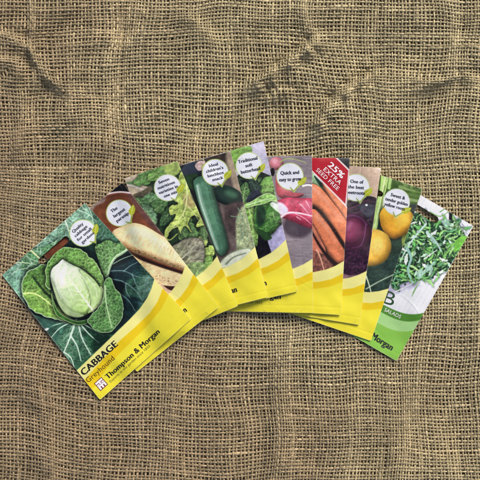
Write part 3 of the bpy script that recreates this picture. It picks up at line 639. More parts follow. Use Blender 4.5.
def pic_radish(c):
    c.C[:] = rgb((140, 128, 134)); c.noise(.12, 14, 120)
    R = random.Random(12)
    for i in range(170):
        y = R.uniform(155, 285); x = R.uniform(255, 312); l = R.uniform(6, 26)
        c.line([(x, y), (x + l, y + R.uniform(-.6, .6))], R.uniform(.5, 1.1), R.choice([(94, 84, 92), (150, 142, 150), (108, 96, 100), (166, 158, 166)]), .3, alpha=.55)
    c.ell(276.5, 163.5, 7.2, 6.6, 0, (216, 130, 142), var=.12, vs=4, round_=5); c.ell(272.5, 172, 2.2, 4, 0, (24, 16, 18))
    c.shape([(276, 176), (282, 186), (292, 192), (304, 194), (296, 199), (284, 199), (277, 194)], (196, 88, 98), var=.16, vs=4, seed=122, round_=4)
    c.ell(275, 161, 2.6, 2, 0, (240, 186, 196), soft=3, alpha=.7)
    c.shape([(279, 178), (284, 187), (292, 190), (286, 192), (280, 188)], (232, 146, 150), soft=3, alpha=.6)
    c.line([(284, 196), (294, 197.5), (306, 196)], 2.2, (70, 56, 64), 1, alpha=.6, soft=2)
    c.line([(280, 162), (288, 158.5), (300, 160.5), (306, 163)], 1.3, (170, 178, 110), .6)
    c.line([(303, 186), (308, 185), (313, 186)], 2, (235, 230, 225), 1.4)
    # shadow and main radish
    c.ell(298, 226, 15, 12, 0, (66, 52, 66), soft=4, alpha=.85)
    c.shape([(274, 206), (279, 200), (288, 197.5), (300, 198), (314, 199.5), (318, 212), (314, 227.5), (307, 227.5), (296, 223), (284, 218.5), (279, 215)], (206, 62, 94), var=.16, vs=5, seed=124, round_=7, L=(-.1, -.6), rel=.3, rs=4)
    c.shape([(282, 201), (296, 199), (313, 202), (313, 206), (296, 205), (284, 206)], (216, 104, 128), var=.3, vs=3, seed=126, soft=3, alpha=.6)
    c.shape([(286, 216), (300, 217), (313, 220), (313, 226), (300, 222)], (150, 30, 66), soft=3, alpha=.5)
    for q in range(26): c.line([(284 + R.random() * 28, 201 + R.random() * 22), (286 + R.random() * 28, 203 + R.random() * 22)], .6, R.choice([(230, 150, 168), (140, 24, 56), (214, 110, 134)]), .3, alpha=.22)
    c.shape([(300, 204), (308, 202), (313, 208), (312, 220), (304, 212)], (222, 128, 150), alpha=.55, soft=5)
    for l, w in [([(300, 204), (304, 208), (309, 214)], 1.3), ([(306, 201), (310, 208)], 1.2), ([(294, 213), (304, 218), (311, 224)], 1), ([(297, 217), (301, 220)], 1.4)]: c.line(l, w, (236, 190, 204), .5, alpha=.8)
    c.shape([(276, 203), (282, 203), (288, 209), (286, 214), (279, 214)], (214, 206, 226), var=.08, vs=3, seed=125, soft=2)
    c.line([(281, 217), (286, 213.5), (292, 212.5), (301, 213.5), (312, 216)], 2.6, (240, 206, 218), 1.2)
    c.badge(290, 176.4, 13.8, -3, ring=(190, 206, 120))

def pic_carrot(c):
    c.sat = 1.04
    c.C[:] = rgb((58, 36, 30)); c.noise(.4, 8, 140); c.noise(.3, 3, 141)
    c.shape([(333, 154), (356, 154), (354, 172), (348, 168)], (42, 44, 48), var=.5, vs=3, seed=142, smooth=False)
    c.shape([(308, 166), (318, 176), (330, 192), (322, 190), (312, 184)], (150, 184, 140), var=.35, vs=3, seed=143)
    c.shape([(314, 176), (320, 178), (326, 187), (320, 186)], (34, 66, 50), var=.3, vs=3, seed=144)
    c.line([(314, 174), (320, 180), (328, 190)], 1.2, (222, 230, 225), .8)
    O = (222, 132, 92)
    def car(pts, col, sd, L=(.4, -.8)):
        c.shape(pts, col, var=.12, vs=5, seed=sd, round_=5, L=L, rel=.12, rs=3, drop=.5)
    car([(322, 182), (330, 188), (340, 200), (352, 214), (352, 236), (340, 222), (328, 200)], (228, 142, 104), 145)
    car([(308, 186), (314, 184), (322, 189), (331, 200), (341, 213), (352, 232), (352, 252), (341, 243), (331, 226), (320, 210), (308, 203)], O, 146)
    car([(308, 212), (313, 209), (321, 213), (331, 226), (341, 240), (345, 254), (343, 262), (336, 263), (328, 254), (318, 242), (310, 228)], (214, 124, 86), 147)
    car([(308, 222), (312, 224), (320, 238), (326, 252), (320, 262), (310, 264), (306, 250)], (200, 122, 98), 148)
    c.shape([(310, 252), (318, 252), (326, 256), (334, 264), (326, 270), (312, 272)], (134, 84, 72), var=.5, vs=2.4, seed=149)
    c.line([(317, 250), (320.5, 258), (324, 270)], 1.6, (222, 170, 140), .9)
    c.line([(314, 206), (322, 215), (331, 226), (342, 243), (350, 254)], 1.6, (44, 24, 22), 4.2, soft=1.6)
    c.line([(310, 228), (318, 243), (327, 256), (336, 265)], 1.4, (44, 22, 20), 4, soft=1.4)
    c.line([(326, 184), (334, 192), (342, 202), (350, 211)], 1.4, (244, 214, 206), 1, alpha=.8)
    c.line([(313, 188), (322, 196), (331, 207), (341, 221)], 4, (236, 178, 156), 2, alpha=.6, soft=4)
    c.line([(316, 215), (326, 227), (337, 243)], 4, (230, 170, 146), 2, alpha=.6, soft=4)
    R = random.Random(14)
    for i in range(70):
        t = R.random(); x = R.uniform(312, 346); y = 190 + 66 * t; a = R.uniform(.6, 1.4)
        c.line([(x - 1.6, y + .9), (x + 1.2, y - 1)], .5, R.choice([(150, 78, 54), (228, 160, 132)]), .3, alpha=.45)
    c.finish()
    # red offer banner
    c.shape([(309, 155), (334.5, 155), (349.6, 169.6), (346.5, 207), (309, 169)], (240, 226, 224), smooth=False)
    c.shape([(309, 155), (332.6, 155), (348.3, 170.6), (345.3, 203.8), (309, 167)], (184, 24, 40), smooth=False, var=.05, vs=9, seed=150)

def pic_beetroot(c):
    c.sat = 0.85
    c.C[:] = rgb((198, 168, 142)); c.noise(.07, 16, 160); c.noise(.06, 2, 161)
    R = random.Random(15)
    for i in range(40):
        x = R.uniform(345, 380); y = R.uniform(166, 215); c.line([(x, y), (x - 1.5, y + R.uniform(6, 16))], .8, R.choice([(178, 146, 124), (216, 190, 168)]), .3, alpha=.5)
    c.shape([(340, 204), (350, 200), (364, 196), (377, 199), (375, 214), (371, 232), (364, 220), (350, 216), (342, 220)], (62, 48, 56), var=.6, vs=3, seed=162, rel=.8, rs=3)
    for l in [[(344, 206), (356, 202), (372, 200)], [(345, 212), (358, 209), (374, 210)], [(350, 214), (362, 213), (372, 218)]]: c.line(l, 2.4, (88, 62, 78), 1.4, alpha=.7, soft=1.5)
    c.shape([(358, 206), (368, 204), (375, 206), (372, 216), (366, 216)], (84, 84, 96), var=.25, vs=3, seed=163, soft=1.5)
    c.ell(366.5, 205, 1.3, 1.1, 0, (236, 230, 230)); c.line([(346, 210), (356, 206), (368, 200)], 1.6, (104, 60, 84), .8); c.line([(346, 216), (358, 212), (366, 208)], 1.2, (120, 80, 100), .6)
    c.shape([(338, 222), (344, 215), (352, 213.5), (361, 216), (368, 223), (372, 232), (371, 246), (370, 262), (362, 276), (350, 278), (338, 272)], (104, 30, 66), var=.2, vs=7, seed=164, round_=9, L=(-.5, -.7), grad=((350, 236), (354, 262), (56, 18, 48)))
    c.ell(351, 230, 8, 11, 20, (168, 58, 104), soft=9, alpha=.75)
    c.line([(345, 217), (353, 215.5), (361, 218), (367, 225)], 1.6, (120, 84, 140), 1, alpha=.8, soft=1.4)
    c.shape([(344, 244), (352, 250), (362, 246), (370, 248), (370, 262), (362, 276), (350, 278), (342, 272)], (58, 22, 50), var=.6, vs=3, seed=168, rel=1.0, rs=3, netscale=4, veinnet=.25, vcol=(126, 66, 112), soft=7, alpha=.85)
    for i in range(36):
        a = R.uniform(0, 6.28); r0 = R.uniform(2, 6); r1 = r0 + R.uniform(3, 9); cx, cy = 357, 262
        c.line([(cx + r0 * math.cos(a), cy + r0 * math.sin(a)), (cx + r1 * math.cos(a + .25) * .9, cy + r1 * math.sin(a + .25))], R.uniform(.4, .9), R.choice([(120, 64, 108), (30, 10, 28), (146, 96, 140)]), .3, alpha=.4, soft=.9)
    c.ell(349, 226, 2.5, 5, 30, (190, 120, 168), soft=4, alpha=.4)
    c.line([(366, 224), (364, 238), (360, 246), (352, 248)], 1, (150, 90, 150), .4, alpha=.7)
    c.shape([(338, 272), (348, 275), (362, 274), (371, 268), (368, 284), (338, 286)], (132, 96, 108), var=.2, vs=3, seed=166, soft=1.5)
    c.badge(356, 187.6, 13.8, -4, ring=(196, 214, 150))

def pic_golden(c):
    c.C[:] = rgb((48, 70, 54)); c.noise(.3, 10, 180); c.noise(.2, 3, 181)
    c.shape([(370, 164), (388, 170), (404, 178), (424, 188), (420, 208), (410, 210), (396, 196), (378, 188)], (74, 108, 42), var=.35, vs=5, seed=182)
    for i, (y, col) in enumerate([(190, (132, 160, 92)), (195, (104, 134, 66)), (200, (142, 168, 106)), (205, (84, 104, 66)), (209, (120, 140, 96))]):
        c.line([(400, y - 3), (412, y), (424, y + 2)], 3.4, col, 2.8, soft=1.6)
    c.shape([(402, 176), (418, 184), (424, 187), (420, 192), (404, 186)], (98, 128, 62), var=.5, vs=2.5, seed=183, soft=1.5)
    c.shape([(410, 205), (422, 208), (418, 224), (410, 218)], (52, 62, 58), var=.3, vs=3, seed=184, soft=1.5)
    # pale stalks
    c.shape([(382, 168), (389, 171), (386, 190), (380, 210), (377, 228), (371, 232), (375, 208), (380, 188)], (176, 208, 120), var=.10, vs=5, seed=185)
    c.line([(386, 172), (382, 194), (375, 226)], 1.2, (216, 234, 176), .9)
    c.line([(391, 176), (389, 188)], 3, (170, 204, 120), 3); c.line([(385, 186), (381, 206), (379, 218)], 1.1, (120, 150, 70), .8)
    c.line([(376, 170), (389, 175), (400, 180.6), (412, 185)], 2, (232, 238, 226), 1.2)
    c.shape([(384, 196), (390, 206), (388, 216), (381, 218)], (190, 198, 150), var=.2, vs=3, seed=186, soft=1.5)
    # dark leaf under the roots
    c.shape([(366, 268), (384, 262), (398, 250), (412, 236), (416, 222), (404, 252), (396, 276), (390, 292), (364, 294)], (40, 62, 52), var=.35, vs=4, seed=187, veinnet=.35, vcol=(72, 100, 84))
    c.line([(366, 289), (380, 281), (398, 272.5)], 1.4, (160, 180, 150), .9); c.line([(366, 276), (368.5, 283), (371, 292)], 1.6, (196, 206, 176), 1)
    c.shape([(402, 236), (408, 230), (413, 232), (408, 246), (403, 248)], (132, 150, 66), var=.25, vs=3, seed=188)
    # golden roots
    c.shape([(380, 213), (388, 205), (402, 206), (412, 213), (414, 222), (409, 231), (402, 236), (394, 239), (387, 235), (381, 226)], (240, 182, 48), var=.10, vs=6, seed=189, round_=8, L=(-.3, -.6), grad=((400, 216), (390, 238), (226, 150, 38)), drop=.5)
    c.ell(402, 220, 7, 6, 0, (246, 196, 70), soft=7, alpha=.7); c.line([(396, 214), (400, 224), (398, 234)], .8, (236, 190, 90), .4, alpha=.7)
    c.shape([(366, 232), (373, 229), (382, 231), (389, 237), (391.5, 247), (388, 257), (382, 263), (372, 266), (360, 264), (358, 246)], (238, 192, 74), var=.07, vs=6, seed=190, round_=8, L=(-.1, -.5), grad=((372, 244), (390, 262), (222, 158, 44)))
    c.ell(377, 246, 7, 8, 0, (250, 214, 120), soft=8, alpha=.6)
    for l in [[(372, 236), (374, 248), (372, 260)], [(380, 234), (384, 246), (380, 259)]]: c.line(l, .7, (214, 160, 60), .4, alpha=.5)
    c.badge(396.5, 202, 13.5, 16, ring=(210, 222, 180))

def pic_rocket(c):
    c.sat = 1.04
    c.C[:] = rgb((232, 233, 241)); c.noise(.025, 20, 200)
    d = np.array([-.494, .870])
    for i in range(26):
        x = 372 + i * 5.2; c.line([(x + 60, 150), (x + 60 + d[0] * 240, 150 + d[1] * 240)], .8, (204, 204, 224), alpha=.7, smooth=False)
    c.shape([(384, 288), (396, 282), (414, 280), (420, 286), (404, 290), (388, 296)], (168, 162, 190), soft=4, alpha=.8)
    B = [(392, 288), (392, 266), (400, 246), (408, 228), (413, 214), (422, 214), (436, 222), (446, 222), (456, 220), (462, 230), (466, 240), (460, 252), (452, 262), (444, 270), (434, 276), (424, 280), (412, 280), (402, 284)]
    c.shape(B, (40, 84, 50), var=.5, vs=5, seed=202, soft=2)
    R = random.Random(21); P = smooth_pts(B)
    def inside(x, y):
        r = False
        for i in range(len(P)):
            a = P[i - 1]; b = P[i]
            if (a[1] > y) != (b[1] > y) and x < a[0] + (y - a[1]) / (b[1] - a[1]) * (b[0] - a[0]): r = not r
        return r
    n = 0
    while n < 330:
        x = R.uniform(390, 467); y = R.uniform(212, 286)
        if not inside(x, y): continue
        n += 1; an = R.uniform(0, 2 * math.pi); l = R.uniform(5, 13)
        tip = (x + math.cos(an) * l, y + math.sin(an) * l)
        k = n / 330
        col = R.choice([(66, 132, 70), (92, 168, 84), (126, 196, 104), (84, 156, 112), (160, 214, 130), (50, 104, 62)] if k < .6 else [(122, 200, 96), (172, 224, 138), (98, 176, 88), (186, 222, 196), (148, 214, 118), (222, 238, 228), (84, 150, 96)])
        c.leaf((x, y), tip, R.uniform(1.5, 3.2), col, seed=300 + n, nv=0, ruffle=.45, net=0, vw=.5, vein=(196, 220, 180), valpha=.7, bend=R.uniform(-.2, .2), var=.2, drop=.28, rel=.3)
        if n % 5 == 0: c.ell(x + R.uniform(-3, 3), y + R.uniform(-3, 3), R.uniform(.7, 1.6), R.uniform(.7, 1.4), 0, (18, 44, 28), alpha=.85)
        if n % 6 == 0: c.ell(x + R.uniform(-3, 3), y + R.uniform(-3, 3), R.uniform(.4, 1), R.uniform(.4, .8), 0, (236, 240, 236), alpha=.8)
    for l, w, col in [([(426, 224), (414, 238), (406, 250), (400, 262)], 2.0, (190, 214, 206)), ([(407, 248), (411, 258), (408, 270), (412, 282)], 3.0, (150, 190, 180)), ([(427, 232), (436, 242), (441, 251)], 2.6, (178, 206, 196)),
                      ([(424, 259), (431, 254), (437, 250)], 1.2, (220, 230, 214)), ([(394, 292), (404, 288), (414, 282)], 1.2, (214, 222, 210)), ([(440, 212), (446, 208), (452, 205)], 1.2, (110, 160, 90)), ([(430, 212), (438, 216), (444, 215), (452, 208)], 1.3, (120, 170, 96)),
                      ([(460, 240), (452, 246), (444, 258)], 1.6, (130, 196, 84)), ([(398, 276), (408, 280), (420, 278), (426, 284)], 1.2, (120, 168, 100)), ([(417, 286), (414, 292), (412, 296)], 1.2, (110, 160, 96)), ([(420, 282), (414, 290), (412, 297)], 1.0, (150, 186, 130)), ([(434, 262), (428, 270), (420, 276)], 1.8, (160, 200, 186)), ([(456, 250), (462, 256)], 1, (120, 170, 96))]:
        c.line(l, w, col, w * .5)
    for (x, y, rx, ry, a) in [(429, 268, 4.5, 3.2, 30), (420, 274, 3, 5, 20), (446, 223, 4, 3.2, 40), (433, 240, 2.2, 4.5, -35)]:
        c.ell(x, y, rx, ry, a, (166, 200, 188), var=.15, vs=3, alpha=.8)
    c.shape([(456, 240), (464, 236), (468, 238), (462, 246), (454, 252)], (124, 196, 78), var=.2, vs=3, seed=207)
    c.finish()
    c.shape([(449.3, 211.5), (452.6, 213), (451.8, 221), (448.8, 219.5)], (16, 16, 18), smooth=False)
    c.line([(462, 224), (464, 227), (463, 230)], 1.2, (120, 120, 140), alpha=.7)
    c.line([(460, 226), (462, 231)], .9, (150, 150, 170), alpha=.7)

PALE = ([0, .27, .45, .6, .73, .84, .92, 1], [.762, .754, .748, .743, .735, .715, .69, .655])
GU = ([0, .27, .43, .6, .77, .89, 1], [.838, .814, .803, .803, .798, .776, .735])
GL = ([0, .26, .48, .69, .87, 1], [.915, .866, .857, .848, .826, .788])

PACKETS = [   # bottom of the pile first
 dict(key='rocket', quad=[(395, 180), (473.5, 226), (396.5, 361), (317.5, 315.5)], w=90, pic=pic_rocket, slot=((407, 202), (435, 219.5), 3.5),
      label='white and green packet with a bunch of jagged salad rocket leaves', pale_off=0,
      badge=None),
 dict(key='golden', quad=[(334, 159.5), (422.5, 189), (371, 341), (283, 311)], w=93, pic=pic_golden, slot=((352, 184.4), (380.3, 193.9), 2.8),
      label='yellow banded seed packet showing two round golden yellow beets with green stalks', badge=(396.5, 202, 13.5, 16)),
 dict(key='beetroot', quad=[(285, 161.5), (381, 168), (359.5, 325), (265, 309.5)], w=97, pic=pic_beetroot, slot=None,
      label='yellow banded seed packet showing a dark purple beetroot under a beige top', badge=(356, 187.6, 13.8, -4)),
 dict(key='carrot', quad=[(255, 157.5), (350, 158), (341, 315), (245, 309)], w=96, pic=pic_carrot, slot=None,
      label='seed packet of orange carrots with a red offer banner across its top corner', badge=None),
 dict(key='radish', quad=[(216, 157.5), (312, 155.5), (313, 313), (212, 311)], w=98, pic=pic_radish, slot=None,
      label='seed packet showing a pink red radish on grey wooden boards', badge=(290, 176.4, 13.8, -3)),
 dict(key='butterhead', quad=[(176, 166.5), (263.6, 141), (297.5, 291.5), (207, 312)], w=92, pic=pic_butterhead, slot=None,
      label='seed packet of green butterhead lettuce on lavender cloth, reaching highest of all', badge=(249, 165.6, 13.5, -13)),
 dict(key='cucumber', quad=[(138, 177.5), (230.5, 151), (268, 297), (174, 321)], w=97, pic=pic_cucumber, slot=None,
      label='seed packet showing one long dark green cucumber with a shorter one behind it', badge=(215.3, 172.3, 13.5, -14)),
 dict(key='leaves', quad=[(124.5, 178.5), (177.5, 161), (238, 306), (180, 330)], w=60, pic=pic_leaves, slot=None,
      label='seed packet showing mixed frilly green and purple tinged salad leaves', badge=(167.5, 187.7, 13.6, -21)),
 dict(key='parsnip', quad=[(38.5, 248), (122.5, 182.5), (219, 307), (137, 372)], w=107, pic=pic_parsnip, slot=None,
      label='seed packet showing fat cream parsnips on red brown soil, second from the left end', badge=(119.5, 213, 13.6, -37)),
 dict(key='cabbage', quad=[(2, 275), (85, 203), (191, 319), (100, 400)], w=107, pic=pic_cabbage, slot=((41.5, 261), (66, 239.5), 3.2),
      label='uncovered top packet of the fan, showing a pale green pointed cabbage heart', badge=(83, 233, 13.8, -41)),
]
STEP = .4
THICK = .00085

def quad_xy(q, u, v):
    q = [np.array(p, float) for p in q]
    x = q[0][0] * (1 - u) * (1 - v) + q[1][0] * u * (1 - v) + q[2][0] * u * v + q[3][0] * (1 - u) * v
    y = q[0][1] * (1 - u) * (1 - v) + q[1][1] * u * (1 - v) + q[2][1] * u * v + q[3][1] * (1 - u) * v
    return x, y
def inquad(q, x, y, m=0):
    r = np.ones(x.shape, bool)
    for i in range(4):
        a = np.array(q[i], float); b = np.array(q[(i + 1) % 4], float); d = b - a; L = np.hypot(*d)
        r &= ((x - a[0]) * -d[1] + (y - a[1]) * d[0]) / L > -m
    return r
def maxf(Z, r):
    for ax in (0, 1):
        out = Z.copy()
        for k in range(1, r + 1):
            out = np.maximum(out, np.roll(Z, k, ax)); out = np.maximum(out, np.roll(Z, -k, ax))
        Z = out
    return Z
def blur(Z, r):
    for ax in (0, 1):
        acc = np.zeros_like(Z)
        for k in range(-r, r + 1): acc += np.roll(Z, k, ax)
        Z = acc / (2 * r + 1)
    return Z

HEIGHT = ZB + .36 * PITCH * S      # top of whatever lies here so far
def stadium(x, y, s):
    (ax, ay), (bx, by), r = s; dx, dy = bx - ax, by - ay
    t = np.clip(((x - ax) * dx + (y - ay) * dy) / (dx * dx + dy * dy), 0, 1)
    return np.hypot(x - ax - t * dx, y - ay - t * dy) - r

_tc = {}
def text_geo(body, bold):
    key = (body, bold)
    if key in _tc: return _tc[key]
    cu = bpy.data.curves.new('lettering', 'FONT'); cu.body = body; cu.size = 1; cu.resolution_u = 3; cu.offset = bold; cu.space_character = 1.04 + bold
    o = bpy.data.objects.new('lettering', cu); COL.objects.link(o)
    dg = bpy.context.evaluated_depsgraph_get(); dg.update()
    me = bpy.data.meshes.new_from_object(o.evaluated_get(dg), depsgraph=dg)
    me.calc_loop_triangles()
    v = np.array([tuple(a.co) for a in me.vertices]); f = np.array([tuple(t.vertices) for t in me.loop_triangles])
    bpy.data.objects.remove(o); bpy.data.curves.remove(cu); bpy.data.meshes.remove(me)
    _tc[key] = (v, f); return v, f
def lettering(name, items, Z, mat, parent, h=.0001, quad=None):
    """items: (text, start, end of the baseline, cap height, bold)"""
    Vs = []; Fs = []; b = 0
    for body, p0, p1, cap, bold in items:
        v, f = text_geo(body, 0 if 'M' in body else min(bold, .006))
        x0, x1 = v[:, 0].min(), v[:, 0].max(); capu = .70
        p0 = np.array(p0, float); p1 = np.array(p1, float); d = p1 - p0; L = np.hypot(*d); ex = d / L; ey = np.array([ex[1], -ex[0]])
        P = p0 + ex * ((v[:, :1] - x0) / (x1 - x0) * L) + ey * (v[:, 1:2] / capu * cap)
        z = samp(Z, P[:, 0], P[:, 1]) + h
        k = .055 * cap if bold > .02 else 0
        for sft in ((-k, 0, k) if k else (0,)):
            Vs.append(world(P[:, 0] + ex[0] * sft, P[:, 1] + ex[1] * sft, z + sft * 1e-5)); Fs.append(f + b); b += len(v)
    return new_mesh(name, np.concatenate(Vs), np.concatenate(Fs), mat, parent, smooth=False)

def mark(name, polys, Z, mat, parent, h=.00012):
    Vs = []; Fs = []; b = 0
    for quad in polys:
        P = np.array(quad, float); z = samp(Z, P[:, 0], P[:, 1]) + h
        Vs.append(world(P[:, 0], P[:, 1], z)); Fs.append([[b, b + 1, b + 2, b + 3]]); b += 4
    return new_mesh(name, np.concatenate(Vs), np.concatenate(Fs), mat, parent, smooth=False)

def sub_grid(name, mask, Vw, col, nu, mat, parent):
    """cells of the sheet picked by mask become one mesh"""
    ci, cj = np.nonzero(mask)
    a = ci * nu + cj; F = np.stack([a, a + nu, a + nu + 1, a + 1], 1)
    used, inv = np.unique(F, return_inverse=True)
    return new_mesh(name, Vw[used], inv.reshape(F.shape), mat, parent, colors=col[used])

def build_packet(p):
    global HEIGHT
    q = p['quad']
    R = 9
    m = inquad(q, gx, gy, 2)
    base = np.where(m, HEIGHT, HEIGHT.min())
    Z = blur(maxf(base, R), R // 2); Z = blur(Z, R // 2 - 0)
    Z = Z + THICK
    cx = sum(a[0] for a in q) / 4; cy = sum(a[1] for a in q) / 4
    Z = Z + .0008 * np.exp(-((gx - cx) ** 2 + (gy - cy) ** 2) / 34 ** 2) + .0036 * np.clip(fbm(gx, gy, 44, 400 + int(cx)) - .30, 0, 1)
    HEIGHT = np.where(inquad(q, gx, gy, 1), np.maximum(HEIGHT, Z + .0001), HEIGHT)
    w = np.hypot(q[1][0] - q[0][0], q[1][1] - q[0][1]); h = 158
    nu = int(w / STEP) + 1; nv = int(h / STEP) + 1
    U, V = np.meshgrid(np.linspace(0, 1, nu), np.linspace(0, 1, nv))
    X, Y = quad_xy(q, U, V)
    c = Canvas(X, Y, (128, 128, 128))
    p['pic'](c)
    UA = 1 - (1 - U) * w / 107.0
    if p['key'] == 'rocket':
        # green foot: points measured on the packet
        d1 = np.polyval(np.polyfit([.2, .45, .654, .748, .877, .968, 1], [.728, .734, .728, .722, .701, .662, .642], 4), UA)
        d2 = d1 + .036 + .020 * UA; d3 = d2 + .068 + .006 * UA
        def band(c, lo, colr):
            k = np.clip((V - lo) * 158 / .7 + .5, 0, 1)[..., None]; c.C = c.C * (1 - k) + rgb(colr) * k
        band(c, d1, (84, 142, 50)); band(c, d2, (172, 220, 140)); band(c, d3, (138, 196, 78))
        vtop = d1
    else:
        d1 = np.interp(UA, *PALE); d2 = np.interp(UA, *GU); d3 = np.interp(UA, *GL)
        def band(c, lo, colr, soft=.7):
            k = np.clip((V - lo) * 158 / soft + .5, 0, 1)[..., None]; c.C = c.C * (1 - k) + rgb(colr) * k
        band(c, d1, (246, 238, 146)); band(c, d2, (240, 206, 26)); band(c, d3, (250, 231, 60))
        k = np.clip((V - .93) * 8, 0, 1)[..., None] * .5; c.C = c.C * (1 - k) + rgb((248, 232, 54)) * k
        vtop = d1
    # sealed seam printed and pressed along the foot; pale worn paper edge
    ew = np.minimum(np.minimum(U * w, (1 - U) * w), np.minimum(V * h, (1 - V) * h))
    k = (np.clip(1 - ew / .55, 0, 1) * (.25 + .5 * vnoise(X, Y, 3, 9)))[..., None]
    c.C = c.C * (1 - k) + rgb((236, 232, 214)) * k
    c.C = np.clip(c.C, .01, .96)
    col = lin(c.C * 255).reshape(-1, 3) * .98
    Zv = samp(Z, X, Y)
    # pressed seam a little above the bottom edge
    Zv = Zv - .00010 * np.exp(-((V - .955) * 158 / 1.1) ** 2)
    # creases from handling
    rc = random.Random(int(cx * 7))
    for _ in range(7):
        a0 = rc.uniform(0, math.pi); ux, uy = rc.random(), rc.random(); ox, oy = quad_xy(q, ux, uy); L = rc.uniform(8, 34)
        dx, dy = math.cos(a0), math.sin(a0); al = (X - ox) * dx + (Y - oy) * dy; pe = -(X - ox) * dy + (Y - oy) * dx + .0006 * L * (al ** 2) * rc.uniform(-1, 1)
        Zv = Zv + rc.choice((-1, 1)) * rc.uniform(.00006, .00016) * np.exp(-(pe / 1.0) ** 2) * np.clip(1 - np.abs(al) / L, 0, 1)
    Vw = world(X, Y, Zv).reshape(-1, 3)
    root = bpy.data.objects.new('seed_packet', None)
    ctr = world(cx, cy, float(samp(Z, cx, cy)) - THICK)
    root.location = ctr; root.empty_display_size = .02; COL.objects.link(root)
    root['label'] = p['label']; root['category'] = 'seed packet'; root['group'] = 'seed packets fanned out on the burlap'
    off = np.array(ctr)
    Xc = (X[:-1, :-1] + X[1:, 1:]) / 2; Yc = (Y[:-1, :-1] + Y[1:, 1:]) / 2; Vc = (V[:-1, :-1] + V[1:, 1:]) / 2; dc = (vtop[:-1, :-1] + vtop[1:, 1:]) / 2
    keep = np.ones(Xc.shape, bool)
    if p['slot']: keep &= stadium(Xc, Yc, p['slot']) > 0
    def corner(Uc, Vc):
        a = np.minimum(Uc, 1 - Uc) * w; b = np.minimum(Vc, 1 - Vc) * h; r = 1.5
        return ~((a < r) & (b < r) & (np.hypot(r - a, r - b) > r))
    keep &= corner((U[:-1, :-1] + U[1:, 1:]) / 2, Vc)
    band_m = (Vc > dc)
    bad = np.zeros(Xc.shape, bool)
    if p['badge']:
        bx, by, br, ba = p['badge']; bad = (np.hypot(Xc - bx, Yc - by) < br) & ~band_m
    ban = np.zeros(Xc.shape, bool)
    if p['key'] == 'carrot':
        ban = inquad([(200, 155), (334.5, 155), (349.6, 169.6), (346.5, 207)], Xc, Yc) & ((Yc - 169) < (Xc - 309) * (38 / 37.5)) & ((Xc < 333.5) | ((Yc - 155.8) > (Xc - 334.5) * .967)) & (Xc > 309)
    sub_grid('picture_panel', keep & ~band_m & ~bad & ~ban, Vw - off, col, nu, M_PRINT, root)
    sub_grid('brand_band', keep & band_m, Vw - off, col, nu, M_PRINT, root)
    if bad.any(): badge = sub_grid('quote_badge', keep & bad, Vw - off, col, nu, M_PRINT, root)
    if ban.any(): banner = sub_grid('offer_banner', keep & ban, Vw - off, col, nu, M_PRINT, root)
    # body: thin closed envelope just under the print
    st = 1.0; bu = int(w / st) + 1; bv = int(h / st) + 1
    Ub, Vb = np.meshgrid(np.linspace(.0012, .9988, bu), np.linspace(.001, .999, bv))
    Xb, Yb = quad_xy(q, Ub, Vb); Zb = samp(Z, Xb, Yb)
    top = world(Xb, Yb, Zb - .0003).reshape(-1, 3) - off; bot = world(Xb, Yb, Zb - THICK * .9).reshape(-1, 3) - off
    ii, jj = np.meshgrid(np.arange(bv - 1), np.arange(bu - 1), indexing='ij')
    kc = np.ones(ii.shape, bool)
    if p['slot']:
        xm = (Xb[:-1, :-1] + Xb[1:, 1:]) / 2; ym = (Yb[:-1, :-1] + Yb[1:, 1:]) / 2; kc = stadium(xm, ym, p['slot']) > .9
    a = (ii * bu + jj)[kc]; n0 = bu * bv
    F = [np.stack([a, a + bu, a + bu + 1, a + 1], 1), np.stack([a + n0, a + 1 + n0, a + bu + 1 + n0, a + bu + n0], 1)]
    ring = np.r_[np.arange(bu), (np.arange(1, bv)) * bu + bu - 1, (bv - 1) * bu + np.arange(bu - 2, -1, -1), np.arange(bv - 2, 0, -1) * bu]
    nx = np.roll(ring, -1); F.append(np.stack([ring, nx, nx + n0, ring + n0], 1))
    body = new_mesh('paper_envelope', np.concatenate([top, bot]), np.concatenate(F), M_PAPER, root)
    p.update(root=root, Z=Z, off=off, badge_o=(badge if bad.any() else None), banner_o=(banner if ban.any() else None), art=w)
    return p

def shift(o, off):
    me = o.data; n = len(me.vertices); a = np.empty(n * 3, np.float32); me.vertices.foreach_get('co', a)
    a = a.reshape(-1, 3) - off.astype(np.float32); me.vertices.foreach_set('co', a.ravel()); me.update()
    return o

PK = {p['key']: build_packet(p) for p in PACKETS}
build_burlap()

def badge_text(key, lines, ang, lh=4.9, cap=3.0):
    p = PK[key]; bx, by, br, _ = p['badge']; a = math.radians(ang); ex = (math.cos(a), math.sin(a)); ey = (-math.sin(a), math.cos(a))
    items = []; n = len(lines)
    for i, (s, w, sh) in enumerate(lines):
        oy = (i - (n - 1) / 2) * lh + cap / 2 - .6
        c = (bx + ex[0] * sh + ey[0] * oy, by + ex[1] * sh + ey[1] * oy)
        items.append((s, (c[0] - ex[0] * w / 2, c[1] - ex[1] * w / 2), (c[0] + ex[0] * w / 2, c[1] + ex[1] * w / 2), cap, .022))
    shift(lettering('badge_lettering', items, p['Z'], M_INKB, p['badge_o']), p['off'])
badge_text('cabbage', [('Quality', 13.5, -.5), ('cabbage', 16, -.5), ('for small', 18, 0), ('gardens', 16, .5)], -41, 4.7)
badge_text('parsnip', [('The', 7, -2.5), ('largest', 13.5, 0), ('parsnip', 14.5, 0)], -35, 5.4, 3.3)
badge_text('leaves', [('Seven', 11, -1), ('nutritious', 18, -.3), ('varieties in', 20, 0), ('one mix', 14, .5)], -21, 4.9)
badge_text('cucumber', [('Ideal', 9, 0), ("children's", 17.5, 0), ('lunchbox', 16.5, 0), ('snack', 11, .8)], -14, 4.8)
